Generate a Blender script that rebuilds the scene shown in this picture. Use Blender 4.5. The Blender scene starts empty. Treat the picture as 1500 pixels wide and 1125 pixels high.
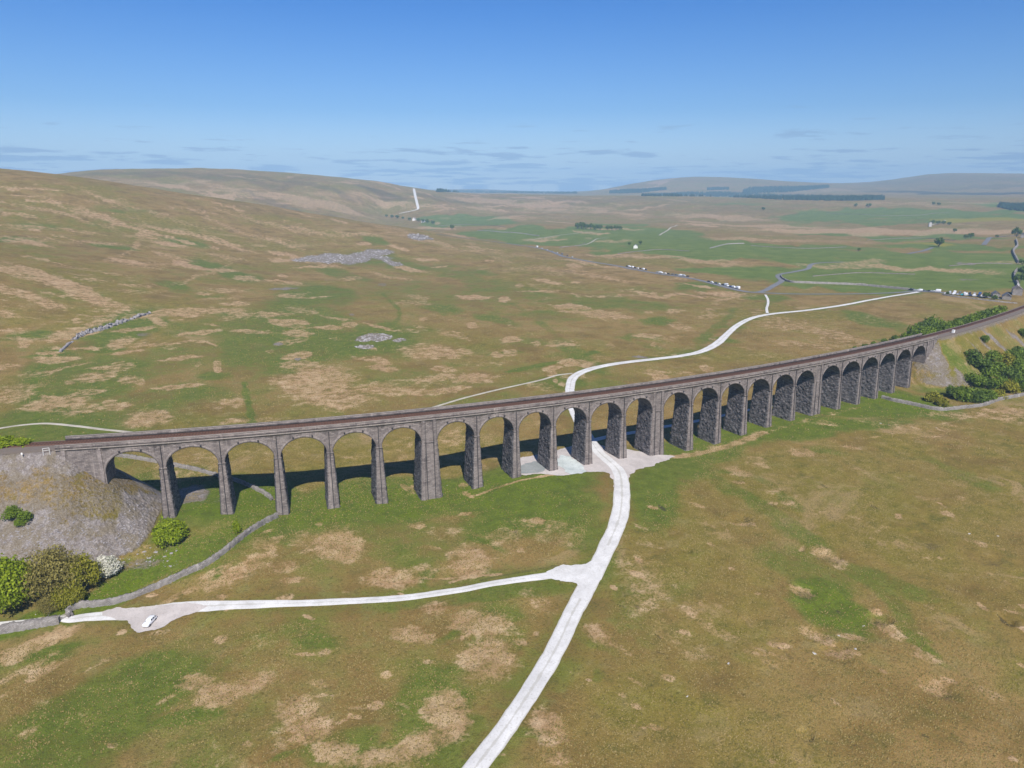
import bpy, bmesh, math, random
import numpy as np
from mathutils import Vector, Matrix, geometry

# ------------------------------------------------------------------ camera, sky, sun, exposure
C = bpy.context.scene
COL = C.collection
F_PX = 1040.0
CAM = np.array([-170.687, -207.543, 100.616])
YAW, PITCH = 1.0943846868, 0.2663925
cam_d = bpy.data.cameras.new("camera")
cam_d.lens = F_PX / 1500 * 36
cam_d.sensor_width = 36
cam_d.clip_start = 1.0
cam_d.clip_end = 60000
cam = bpy.data.objects.new("camera", cam_d)
cam.location = CAM
cam.rotation_euler = (math.pi / 2 - PITCH, 0, YAW - math.pi / 2)
COL.objects.link(cam)
C.camera = cam

SUN_ELEV, SUN_HEAD = math.radians(46.5), math.radians(75)      # heading in which the light travels
sun_d = bpy.data.lights.new("sun", 'SUN')
sun_d.energy = 5.0
sun_d.angle = math.radians(0.53)
sun_d.color = (1.0, 0.955, 0.89)
sun = bpy.data.objects.new("sun", sun_d)
sun.rotation_euler = (math.pi / 2 - SUN_ELEV, 0, SUN_HEAD - math.pi / 2)
sun.location = (0, 0, 300)
COL.objects.link(sun)

W_ = bpy.data.worlds.new("World")
C.world = W_
W_.use_nodes = True
wt = W_.node_tree
for n in list(wt.nodes):
    wt.nodes.remove(n)


def N(t, ty, **kw):
    n = t.nodes.new(ty)
    for k, v in kw.items():
        if k.startswith('i_'):
            n.inputs[k[2:].replace('_', ' ')].default_value = v
        else:
            setattr(n, k, v)
    return n


def L(t, a, b):
    t.links.new(a, b)


def ramp(t, fac, stops, interp='LINEAR'):
    r = t.nodes.new('ShaderNodeValToRGB')
    r.color_ramp.interpolation = interp
    el = r.color_ramp.elements
    while len(el) > 1:
        el.remove(el[-1])
    for i, (p, c) in enumerate(stops):
        e = el[0] if i == 0 else el.new(p)
        e.position = p
        e.color = c if len(c) == 4 else (*c, 1)
    t.links.new(fac, r.inputs[0])
    return r.outputs[0]


def mth(t, op, a, b=None, c=None, clamp=False):
    m = t.nodes.new('ShaderNodeMath')
    m.operation = op
    m.use_clamp = clamp
    for i, v in enumerate((a, b, c)):
        if v is None:
            continue
        if isinstance(v, (int, float)):
            m.inputs[i].default_value = v
        else:
            t.links.new(v, m.inputs[i])
    return m.outputs[0]


def mix(t, f, a, b, mode='MIX'):
    m = t.nodes.new('ShaderNodeMix')
    m.data_type = 'RGBA'
    m.blend_type = mode
    for s, v in ((m.inputs[0], f), (m.inputs[6], a), (m.inputs[7], b)):
        if isinstance(v, (int, float)):
            s.default_value = v
        elif isinstance(v, tuple):
            s.default_value = v if len(v) == 4 else (*v, 1)
        else:
            t.links.new(v, s)
    return m.outputs[2]


def sstep(t, v, a, b):
    m = t.nodes.new('ShaderNodeMapRange')
    m.interpolation_type = 'SMOOTHSTEP'
    m.inputs[1].default_value = a
    m.inputs[2].default_value = b
    t.links.new(v, m.inputs[0])
    return m.outputs[0]


sky = N(wt, 'ShaderNodeTexSky', sky_type='NISHITA')
sky.sun_disc = False
sky.sun_elevation = SUN_ELEV
sky.sun_rotation = math.radians(195)
sky.altitude = 300
sky.air_density = 1.0
sky.dust_density = 0.6
sky.ozone_density = 3.0
tc = N(wt, 'ShaderNodeTexCoord')
sep = N(wt, 'ShaderNodeSeparateXYZ')
L(wt, tc.outputs['Generated'], sep.inputs[0])
# clear-day gradient: deep blue aloft, paler at the skyline; dome above the view dimmed to cut ambient light
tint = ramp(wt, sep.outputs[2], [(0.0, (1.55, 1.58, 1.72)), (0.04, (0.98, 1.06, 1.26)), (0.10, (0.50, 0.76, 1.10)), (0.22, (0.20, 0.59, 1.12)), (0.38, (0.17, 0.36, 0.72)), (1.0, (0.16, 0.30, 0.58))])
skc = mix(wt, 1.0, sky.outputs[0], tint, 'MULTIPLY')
# thin, flat strips of cloud low over the horizon, laid out on a cloud deck far overhead
zc = mth(wt, 'MAXIMUM', sep.outputs[2], 0.006)
px_ = mth(wt, 'DIVIDE', sep.outputs[0], mth(wt, 'ADD', zc, 0.05))
py_ = mth(wt, 'DIVIDE', sep.outputs[1], mth(wt, 'ADD', zc, 0.05))
cmb = N(wt, 'ShaderNodeCombineXYZ')
L(wt, px_, cmb.inputs[0]); L(wt, py_, cmb.inputs[1])
nz = N(wt, 'ShaderNodeTexNoise')
nz.inputs['Scale'].default_value = 1.15
nz.inputs['Detail'].default_value = 7
nz.inputs['Roughness'].default_value = 0.58
L(wt, cmb.outputs[0], nz.inputs['Vector'])
nz2 = N(wt, 'ShaderNodeTexNoise')
nz2.inputs['Scale'].default_value = 0.33
nz2.inputs['Detail'].default_value = 3
L(wt, cmb.outputs[0], nz2.inputs['Vector'])
csum = mth(wt, 'ADD', mth(wt, 'MULTIPLY', nz.outputs[0], 0.7), mth(wt, 'MULTIPLY', nz2.outputs[0], 0.3))
low = sstep(wt, sep.outputs[2], 0.13, 0.0)
cm = mth(wt, 'MULTIPLY', sstep(wt, mth(wt, 'ADD', csum, mth(wt, 'MULTIPLY', low, 0.13)), 0.615, 0.675), mth(wt, 'MULTIPLY', mth(wt, 'POWER', low, 0.7), 0.95))
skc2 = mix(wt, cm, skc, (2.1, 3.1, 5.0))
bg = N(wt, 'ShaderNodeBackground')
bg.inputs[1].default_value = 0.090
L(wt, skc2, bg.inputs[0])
wo = N(wt, 'ShaderNodeOutputWorld')
L(wt, bg.outputs[0], wo.inputs[0])

C.view_settings.view_transform = 'Standard'
C.view_settings.look = 'None'
C.view_settings.exposure = 0.31
C.view_settings.gamma = 1.0
C.render.engine = 'CYCLES'
C.cycles.use_denoising = True
C.cycles.max_bounces = 6
C.cycles.diffuse_bounces = 2
C.cycles.glossy_bounces = 2
C.cycles.transmission_bounces = 3
C.cycles.volume_bounces = 0
C.cycles.transparent_max_bounces = 6

rng = np.random.RandomState(5)
random.seed(5)

# ------------------------------------------------------------------ camera maths used to survey the place
Fv = np.array([math.cos(PITCH) * math.cos(YAW), math.cos(PITCH) * math.sin(YAW), -math.sin(PITCH)])
Rv = np.array([math.sin(YAW), -math.cos(YAW), 0.0])
Uv = np.cross(Rv, Fv)


def ray(px, py):
    d = Fv + Rv * (px - 750) / F_PX + Uv * (562.5 - py) / F_PX
    return d / math.hypot(d[0], d[1])        # unit HORIZONTAL length


# viaduct plan curve (arc position s -> x, y, heading)
_t = np.linspace(-700, 700, 14001)
_k = np.clip(_t, -400, 400)
_th = 1.06402e-3 * _k - 0.97083e-6 * _k ** 2 + 0.00019436e-6 * _k ** 3
_dt = _t[1] - _t[0]
_cx = np.concatenate([[0], np.cumsum((np.cos(_th)[1:] + np.cos(_th)[:-1]) / 2 * _dt)])
_cy = np.concatenate([[0], np.cumsum((np.sin(_th)[1:] + np.sin(_th)[:-1]) / 2 * _dt)])
_cx -= np.interp(0, _t, _cx); _cy -= np.interp(0, _t, _cy)
GRAD = -0.009974


def vz(s):                                  # height of the string course
    return 26.0 + GRAD * s


def vp(s, t, z):                            # s along, t outward on the camera's side, z absolute
    x = np.interp(s, _t, _cx); y = np.interp(s, _t, _cy); h = np.interp(s, _t, _th)
    return (x + t * math.sin(h), y - t * math.cos(h), z)


SS = [-190.22, -173.75, -157.27, -140.9, -125.0, -109.37, -92.44, -75.65, -60.94, -46.23, -31.51, -16.06, 0.0, 16.8, 32.07, 47.16, 62.53, 78.14, 94.32, 111.93, 128.31, 144.22, 160.36, 176.47, 192.62]
KING = (6, 12, 18)
DECK_W = 8.5

# ------------------------------------------------------------------ noise


def vnoise(x, y, seed=0):
    xi = np.floor(x).astype(np.int64); yi = np.floor(y).astype(np.int64)
    fx = x - xi; fy = y - yi
    fx = fx * fx * (3 - 2 * fx); fy = fy * fy * (3 - 2 * fy)

    def h(a, b):
        v = (a * 374761393 + b * 668265263 + seed * 974711) & 0xffffffff
        v = ((v ^ (v >> 13)) * 1274126177) & 0xffffffff
        return ((v ^ (v >> 16)) & 0xffff) / 65535.0
    a = h(xi, yi); b = h(xi + 1, yi); c = h(xi, yi + 1); d = h(xi + 1, yi + 1)
    return (a + (b - a) * fx) * (1 - fy) + (c + (d - c) * fx) * fy


def fbm(x, y, sc, oct=3, seed=0):
    r = 0; a = 1.0; tot = 0
    for i in range(oct):
        r = r + a * vnoise(x / sc + 17.3 * i, y / sc - 9.1 * i, seed + i)
        tot += a; a *= 0.5; sc *= 0.47
    return r / tot - 0.5


# ------------------------------------------------------------------ terrain: survey points -> smooth surface
CPX = []   # (az rel yaw, ln r, slope value (z)/r )


def add_w(x, y, z):
    dx, dy = x - CAM[0], y - CAM[1]
    r = math.hypot(dx, dy)
    az = (math.atan2(dy, dx) - YAW + math.pi) % (2 * math.pi) - math.pi
    CPX.append((az, math.log(r), z / r))


def add_z(px, py, z):
    d = ray(px, py); r = (z - CAM[2]) / d[2]
    add_w(CAM[0] + d[0] * r, CAM[1] + d[1] * r, z)


def add_r(px, py, r):
    d = ray(px, py)
    add_w(CAM[0] + d[0] * r, CAM[1] + d[1] * r, CAM[2] + d[2] * r)


BASEZ = [4, 4, 3.2, .6, .5, -.2, -1.2, 0, 1.6, 1.8, 1.7, 1.6, .3, -.6, -.4, .8, 1.5, 1.7, 1.6, 1.2, .9, 1.2, 1.4, 1.6, 1.4]
for i_, s_ in enumerate(SS):
    for t_ in (2, -12):
        p_ = vp(s_, t_, BASEZ[i_]); add_w(*p_)
for a_ in [(-300, 1125, -3), (0, 1125, -3), (400, 1125, -2.5), (750, 1125, -2), (1100, 1125, -2), (1500, 1125, -2), (1800, 1125, -2),
           (0, 1500, -3), (1500, 1500, -2), (750, 1500, -3), (-200, 930, -3), (0, 930, -2.5), (300, 900, -2.5), (600, 880, -2), (860, 830, -.8),
           (1100, 800, 0), (1300, 750, .5), (1500, 850, 0), (1700, 800, 0), (1500, 650, 1), (1350, 610, .5), (0, 830, 0), (200, 820, 0),
           (0, 600, 4), (200, 560, 4), (400, 560, 3), (600, 560, 2), (840, 560, 2), (1000, 510, 2), (1200, 480, 1), (1340, 440, 1),
           (1480, 450, 0), (1650, 430, 0), (-200, 600, 6), (0, 500, 12), (200, 480, 10), (400, 480, 7), (600, 480, 5), (800, 460, 3),
           (1000, 450, 2), (1120, 430, 1), (1300, 425, 0), (1480, 436, 2), (800, 400, 3), (900, 388, 2), (1000, 405, 2), (1150, 395, 3),
           (1300, 385, 4), (1450, 385, 6), (1650, 385, 6), (700, 338, 0), (800, 350, -2)]:
    add_z(*a_)
for a_ in [(-200, 400, 650), (0, 400, 690), (200, 400, 760), (400, 400, 830), (600, 400, 870), (-200, 330, 1000), (0, 330, 1050),
           (200, 330, 1150), (400, 340, 1250), (0, 280, 1300), (-200, 280, 1300), (-200, 250, 1500), (0, 252, 1500), (130, 264, 1500), (290, 287, 1550),
           (400, 302, 1600), (500, 318, 1600), (600, 333, 1500), (700, 352, 1400), (780, 366, 1250),
           (-200, 272, 2300), (0, 272, 2200), (130, 289, 2200), (290, 311, 2200), (400, 324, 2200), (500, 334, 2000), (600, 340, 1800),
           (640, 330, 2300), (700, 325, 2400), (800, 335, 1900), (900, 340, 1750), (1000, 350, 1500), (1200, 360, 1400), (1400, 360, 1500), (1650, 360, 1500),
           (620, 318, 2600), (560, 312, 2900), (-200, 262, 3600), (60, 257, 3600), (130, 251, 3500), (200, 248, 3500), (300, 248, 3500),
           (400, 253, 3500), (500, 263, 3500), (600, 275, 3600), (300, 270, 2900), (450, 280, 2900), (600, 295, 3000), (540, 292, 2950),
           (680, 283, 4000), (750, 284, 4200), (850, 287, 4000), (950, 289, 3800), (1050, 290, 3800), (1150, 292, 3800), (1250, 293, 3600),
           (1350, 296, 3500), (1500, 297, 3500), (1700, 297, 3500), (750, 310, 2900), (850, 315, 2800), (950, 318, 2600), (1050, 320, 2500),
           (1150, 322, 2500), (1300, 325, 2400), (1500, 325, 2400), (1700, 325, 2400), (680, 300, 3100),
           (750, 288, 5200), (850, 290, 5200), (950, 290, 5000), (1050, 290, 5000), (1150, 289, 5000),
           (1000, 283, 6000), (1050, 276, 6500), (1050, 262, 7200), (950, 266, 7200), (900, 274, 7400), (870, 280, 7600), (1000, 263, 7000),
           (1100, 264, 7200), (1150, 267, 7200), (1200, 270, 7000), (1260, 272, 7000), (1300, 265, 8000), (1360, 256, 8000), (1400, 254, 8000),
           (1500, 256, 8000), (1700, 256, 8000), (1400, 280, 6000), (1300, 283, 5500), (1500, 283, 5500), (1700, 283, 5500), (1200, 283, 5800),
           (680, 281, 9000), (700, 277, 12500), (620, 278, 12000), (800, 281, 12000), (850, 281, 12000), (750, 283, 7000), (660, 284, 7000),
           (60, 275, 5500), (200, 271, 5500), (300, 271, 5500), (400, 274, 5500), (500, 280, 5500), (600, 284, 5200), (-200, 275, 5500),
           (1050, 274, 10000), (950, 276, 10000), (1150, 276, 10000), (1400, 266, 11000), (1500, 267, 11000), (1700, 266, 11000), (1280, 274, 11000)]:
    add_r(*a_)
for x_ in range(-200, 1800, 150):
    add_r(x_, 281.5, 16000)
    if x_ < 620 or x_ > 1300:
        add_r(x_, 279, 9500 if x_ < 620 else 14000)
CPX = np.array(CPX)
AZS = 2.2


def phi(d2):
    return 0.5 * d2 * np.log(d2 + 1e-12)


def rbf_fit(P, V, lam=1e-4):
    n = len(P)
    d2 = ((P[:, None, :] - P[None]) ** 2).sum(-1)
    A = np.zeros((n + 3, n + 3))
    A[:n, :n] = phi(d2) + lam * np.eye(n)
    A[:n, n] = 1; A[:n, n + 1:] = P; A[n, :n] = 1; A[n + 1:, :n] = P.T
    return np.linalg.solve(A, np.r_[V, 0, 0, 0])


PP = np.c_[CPX[:, 0] * AZS, CPX[:, 1]]
wgt = rbf_fit(PP, CPX[:, 2])


def rbf_eval(az, lr):
    out = np.zeros(az.shape).ravel(); A = (az * AZS).ravel(); B = lr.ravel()
    for a in range(0, len(out), 20000):
        q = np.c_[A[a:a + 20000], B[a:a + 20000]]
        d2 = (q[:, :1] - PP[None, :, 0]) ** 2 + (q[:, 1:] - PP[None, :, 1]) ** 2
        out[a:a + 20000] = phi(d2) @ wgt[:-3] + wgt[-3] + q @ wgt[-2:]
    return out.reshape(az.shape)


c_az = np.linspace(-0.86, 0.86, 260)
c_lr = np.linspace(math.log(50), math.log(16500), 420)
CS = rbf_eval(*np.meshgrid(c_az, c_lr, indexing='ij'))


def base_h(x, y):
    dx = x - CAM[0]; dy = y - CAM[1]
    r = np.hypot(dx, dy)
    az = (np.arctan2(dy, dx) - YAW + math.pi) % (2 * math.pi) - math.pi
    fade = np.clip((2.0 - np.abs(az)) / 1.0, 0, 1); fade = fade * fade * (3 - 2 * fade)
    a = np.clip((az - c_az[0]) / (c_az[1] - c_az[0]), 0, len(c_az) - 1.001)
    b = np.clip((np.log(np.maximum(r, 50)) - c_lr[0]) / (c_lr[1] - c_lr[0]), 0, len(c_lr) - 1.001)
    ia = a.astype(int); ib = b.astype(int); fa = a - ia; fb = b - ib
    s = (CS[ia, ib] * (1 - fa) + CS[ia + 1, ib] * fa) * (1 - fb) + (CS[ia, ib + 1] * (1 - fa) + CS[ia + 1, ib + 1] * fa) * fb
    h = s * np.maximum(r, 50)
    return h * fade - 2 * (1 - fade)


def poly_dist(x, y, P):
    """distance to polyline P and the parameter (index + fraction)"""
    best = np.full(x.shape, 1e9); par = np.zeros(x.shape)
    for i in range(len(P) - 1):
        ax, ay = P[i][0], P[i][1]; bx, by = P[i + 1][0] - ax, P[i + 1][1] - ay
        l2 = bx * bx + by * by + 1e-9
        t = np.clip(((x - ax) * bx + (y - ay) * by) / l2, 0, 1)
        d = np.hypot(x - ax - t * bx, y - ay - t * by)
        m = d < best
        best = np.where(m, d, best); par = np.where(m, i + t, par)
    return best, par


EMB_L = [vp(s, -4.2, vz(s)) for s in (-205.5, -215, -240, -280, -330, -400, -500, -650)]
EMB_R = [vp(s, -4.2, vz(s)) for s in (208.5, 217, 240, 280, 330, 400, 500, 650)]


def emb_h(x, y):
    """(height of embankment surface, mask of bare spoil)"""
    out = np.full(x.shape, -99.0); dd = np.full(x.shape, 99.0)
    near = (np.hypot(x, y) < 760)
    xs = x[near]; ys = y[near]
    r = np.full(xs.shape, -99.0); dm = np.full(xs.shape, 99.0)
    for E_, sl in ((EMB_L, 0.97), (EMB_R, 0.98)):
        d, p = poly_dist(xs, ys, E_)
        z = np.interp(p, range(len(E_)), [e[2] for e in E_])
        run = np.maximum(d - 5.0, 0)
        n = fbm(xs, ys, 14, 3, 31) * np.clip(run / 8, 0, 1)
        h = z - 0.25 - run * sl - 3.2 * n - 0.006 * run ** 2 * 0
        r = np.maximum(r, h); dm = np.minimum(dm, d)
    out[near] = r; dd[near] = dm
    return out, dd


def ground_h(x, y, detail=True):
    b = base_h(x, y)
    rr = np.hypot(x - CAM[0], y - CAM[1])
    far = np.clip((rr - 500) / 2500, 0, 1)
    b = b + 1.3 * fbm(x, y, 55, 3, 3) * (0.5 + far) + far * (20 * fbm(x, y, 420, 3, 8) + 9 * fbm(x, y, 130, 3, 12)) * np.clip(1.4 - rr / 9000, 0.15, 1)
    e, d = emb_h(x, y)
    k = 1.6
    m = np.maximum(b, e)
    h = m + np.where(np.abs(b - e) < k * 2, (k * 2 - np.abs(b - e)) ** 2 / (8 * k) * 0.5, 0)
    on = np.clip((e - b) / 2.0, 0, 1)
    return h, on, d


# ---- polar sheet: fine in front, coarse behind, out past the last hills
azf = np.radians(np.arange(-46, 46.001, 0.085))
azc = np.radians(np.arange(49, 360 - 46.5, 3.0))
AZ = np.concatenate([azf, azc])
dep = np.radians(np.arange(52, 3.75, -0.060))
R1 = 100.0 / np.tan(dep)
R2 = np.exp(np.arange(math.log(R1[-1]) + 0.006, math.log(16200), 0.0060))
RR = np.concatenate([[4, 12, 22, 32, 42, 52, 60, 68], R1, R2])
na, nr = len(AZ), len(RR)
GA, GR = np.meshgrid(AZ, RR, indexing='ij')
GX = CAM[0] + GR * np.cos(GA + YAW); GY = CAM[1] + GR * np.sin(GA + YAW)
GZ, ONE, DEMB = ground_h(GX, GY)
GZ0 = GZ.copy()


def sample(x, y, arr=None):
    arr = GZ if arr is None else arr
    dx = x - CAM[0]; dy = y - CAM[1]
    r = np.hypot(dx, dy)
    az = (np.arctan2(dy, dx) - YAW + math.pi) % (2 * math.pi) - math.pi
    a = np.clip(np.interp(az, azf, np.arange(len(azf))), 0, len(azf) - 1.001)
    b = np.clip(np.interp(r, RR, np.arange(nr)), 0, nr - 1.001)
    ia = np.asarray(a).astype(int); ib = np.asarray(b).astype(int); fa = a - ia; fb = b - ib
    return (arr[ia, ib] * (1 - fa) + arr[ia + 1, ib] * fa) * (1 - fb) + (arr[ia, ib + 1] * (1 - fa) + arr[ia + 1, ib + 1] * fa) * fb


def ground(px, py):
    """where the sight line through a surveyed point meets the ground"""
    d = ray(px, py)
    xs = CAM[0] + d[0] * RR; ys = CAM[1] + d[1] * RR
    zs = sample(xs, ys, GZ0); lz = CAM[2] + d[2] * RR
    below = np.nonzero(lz <= zs)[0]
    i = below[0] if len(below) else nr - 1
    i = max(i, 1)
    a0 = lz[i - 1] - zs[i - 1]; a1 = lz[i] - zs[i]
    f = a0 / (a0 - a1) if a0 != a1 else 0
    f = min(max(f, 0), 1)
    return np.array([xs[i - 1] + (xs[i] - xs[i - 1]) * f, ys[i - 1] + (ys[i] - ys[i - 1]) * f, zs[i - 1] + (zs[i] - zs[i - 1]) * f])


def dist_of(p):
    return math.hypot(p[0] - CAM[0], p[1] - CAM[1])


def smooth_poly(P, step):
    """Catmull-Rom resample of world points"""
    P = [np.array(p[:2], float) for p in P]
    P = [2 * P[0] - P[1]] + P + [2 * P[-1] - P[-2]]
    out = []
    for i in range(1, len(P) - 2):
        n = max(2, int(np.linalg.norm(P[i + 1] - P[i]) / step))
        for k in range(n):
            t = k / n
            out.append(0.5 * ((2 * P[i]) + (-P[i - 1] + P[i + 1]) * t + (2 * P[i - 1] - 5 * P[i] + 4 * P[i + 1] - P[i + 2]) * t * t + (-P[i - 1] + 3 * P[i] - 3 * P[i + 1] + P[i + 2]) * t ** 3))
    out.append(P[-2])
    return np.array(out)


# ------------------------------------------------------------------ what grows or lies where (kept as vertex masks)
GREEN = np.zeros_like(GZ); TAN = np.zeros_like(GZ); STONE = np.zeros_like(GZ)
DARK = np.zeros_like(GZ); YEL = np.zeros_like(GZ); FIELD = np.zeros_like(GZ)
FLAT = np.zeros_like(GZ)
CH = dict(G=GREEN, T=TAN, S=STONE, D=DARK, Y=YEL, F=FIELD, X=FLAT)


def blob(ch, px, py, rx, ry, v=1.0, rot=0.0, soft=0.45, seed=None):
    c = ground(px, py)
    r = dist_of(c)
    hx, hy = (c[0] - CAM[0]) / r, (c[1] - CAM[1]) / r
    hcam = max(CAM[2] - c[2], 12)
    e1 = math.hypot(r, hcam) / F_PX                       # metres per pixel sideways
    dy_ = max(ry, 2.0)
    e2 = abs(dist_of(ground(px, py - dy_)) - dist_of(ground(px, py + dy_))) / (2 * dy_)   # metres per pixel in depth
    e2 = min(max(e2, e1), e1 * 12)
    Rm = max(rx, ry) * 1.7
    lim = max(Rm * e1, (abs(ry * math.cos(math.radians(rot))) + abs(rx * math.sin(math.radians(rot)))) * 1.7 * e2) + 1
    cols = slice(0, len(azf))
    X = GX[cols] - c[0]; Y = GY[cols] - c[1]
    m = (np.abs(X) < lim) & (np.abs(Y) < lim)
    if not m.any():
        return
    ii = np.nonzero(m)
    x = X[ii]; y = Y[ii]
    u = (x * hy - y * hx) / e1; w = (x * hx + y * hy) / e2
    sd = int(abs(px * 7 + py * 13)) % 1000 if seed is None else seed
    s0 = (rx + ry) * 0.5
    un = u + s0 * 0.9 * fbm(u + 500, w * 2.5 + 500, s0 * 0.8, 3, sd)
    wn = w + s0 * 0.35 * fbm(u + 900, w * 2.5 + 300, s0 * 0.8, 3, sd + 7)
    cr, sr = math.cos(math.radians(rot)), math.sin(math.radians(rot))
    a = un * cr + wn * sr; b = -un * sr + wn * cr
    q = np.hypot(a / rx, b / ry)
    f = np.clip((1 + soft - q) / (2 * soft), 0, 1)
    f = f * f * (3 - 2 * f) * v
    A = CH[ch]
    A[ii] = np.maximum(A[ii], f) if v > 0 else np.maximum(A[ii] + f, 0)


def stroke(ch, pts, width, v=1.0, soft=0.5, jit=0.25):
    P = smooth_poly([ground(*p) for p in pts], 6.0)
    x0, y0 = P.min(0) - width * 2 - 2; x1, y1 = P.max(0) + width * 2 + 2
    m = (GX > x0) & (GX < x1) & (GY > y0) & (GY < y1)
    m[len(azf):] = False
    ii = np.nonzero(m)
    if not len(ii[0]):
        return
    x = GX[ii]; y = GY[ii]
    d, _ = poly_dist(x, y, P[::max(1, len(P) // 60)])
    d = d + width * jit * 2 * fbm(x, y, max(width * 1.5, 2), 2, 77)
    f = np.clip((width * (1 + soft) / 2 - d) / (width * soft / 1.0), 0, 1) * v
    A = CH[ch]
    A[ii] = np.maximum(A[ii], f) if v > 0 else np.maximum(A[ii] + f, 0)


#PAINT_BEGIN
for a_ in [(330, 960, 420, 150, .40, 0), (480, 790, 330, 60, .45, 0), (640, 1000, 200, 150, .38, 0), (420, 560, 470, 75, .36, 0), (820, 450, 330, 55, .26, -4), (950, 820, 120, 160, .30, 0), (1150, 700, 260, 50, .26, 0), (1200, 880, 300, 100, .22, 0), (250, 420, 300, 40, .22, 0), (1000, 560, 300, 30, .22, 0)]:
    blob('G', *a_)
    GREEN += 0
# lush green ground
for a_ in [(620, 735, 300, 40, .95, 5), (780, 740, 110, 45, .9, 0), (1090, 640, 150, 22, .9, 18), (1200, 625, 110, 16, .9, 15), (960, 720, 45, 60, .8, 0), (1000, 690, 60, 25, .7, 10),
           (330, 730, 110, 35, 1, 0), (330, 790, 90, 22, .9, 25), (200, 850, 90, 20, 1, 20), (60, 905, 90, 12, 1, 5), (250, 700, 60, 20, .8, 0),
           (1300, 585, 90, 20, 1, -5), (1250, 600, 90, 14, .9, 10), (1400, 570, 60, 25, .8, 0),
           (150, 1040, 150, 70, .75, 15), (60, 1090, 160, 60, .7, 10), (260, 960, 120, 30, .5, 0), (420, 920, 80, 20, .55, 0), (500, 1090, 60, 30, .7, 0), (330, 1080, 90, 60, .5, 30),
           (640, 1040, 60, 90, .65, 25), (720, 930, 60, 60, .6, 40), (600, 790, 180, 45, .55, 5), (860, 780, 40, 40, .6, 0), (700, 870, 200, 14, .6, 3),
           (1215, 885, 60, 35, .9, -20), (1290, 850, 70, 14, .6, -12), (1170, 830, 80, 30, .55, -20), (1100, 735, 110, 14, .6, -30), (1380, 880, 90, 14, .35, -15), (1330, 930, 60, 10, .6, -30),
           (1210, 660, 30, 6, .5, 0), (1400, 690, 60, 8, .5, -20), (930, 900, 40, 60, .5, 40), (1000, 950, 100, 40, .3, 0),
           (120, 560, 90, 40, .7, 10), (90, 540, 40, 40, .7, 0), (220, 590, 120, 25, .6, 0), (180, 480, 60, 22, .8, 20), (260, 520, 110, 25, .55, 10), (60, 640, 130, 14, .75, 0),
           (420, 480, 110, 55, .75, 5), (520, 500, 120, 30, .8, 5), (640, 430, 150, 22, .45, -5), (560, 385, 110, 10, .6, -3), (470, 430, 60, 18, .7, 0), (620, 555, 110, 22, .5, -5),
           (300, 480, 60, 16, .5, 0), (690, 590, 90, 18, .5, 10), (760, 545, 60, 16, .4, 0), (820, 560, 50, 14, .7, 0), (740, 425, 130, 14, .5, -15), (850, 520, 60, 10, .6, -30), (900, 445, 90, 12, .55, -2),
           (980, 430, 90, 8, .35, 0), (1050, 480, 50, 10, .6, 50), (900, 560, 60, 14, .5, 10), (1290, 425, 70, 5, .4, 0), (50, 430, 60, 16, .4, 0), (330, 400, 140, 12, .35, 5),
           (100, 360, 140, 14, .3, 10), (170, 330, 160, 10, .3, 0)]:
    blob('G', *a_)
# enclosed pasture
for a_ in [(690, 325, 60, 9, .9, 0), (790, 345, 110, 12, .95, -3), (870, 352, 70, 10, .95, 0), (960, 345, 70, 8, .8, 0), (980, 372, 120, 5, .7, -4), (1080, 368, 130, 7, .9, -3), (1060, 395, 70, 5, .75, 0),
           (1200, 372, 110, 8, .8, -2), (1330, 375, 90, 8, .7, 0), (1420, 385, 90, 14, .75, 3), (1250, 395, 90, 9, .65, 0), (1300, 408, 120, 8, .75, 0), (1440, 405, 70, 14, .8, 0), (1390, 362, 80, 5, .6, 0),
           (1330, 310, 120, 7, .75, 0), (1240, 318, 90, 7, .7, 0), (1420, 318, 110, 6, .65, 0), (1480, 300, 40, 6, .5, 0), (1100, 300, 60, 3, .3, 0), (1180, 330, 50, 5, .3, 0), (1290, 347, 130, 5, .6, 0),
           (640, 318, 30, 4, .7, 0), (1300, 325, 60, 5, .5, 0), (900, 330, 50, 4, .6, 0), (1280, 415, 160, 6, .5, 0), (1200, 420, 70, 5, .45, 0)]:
    blob('F', *a_)
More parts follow.
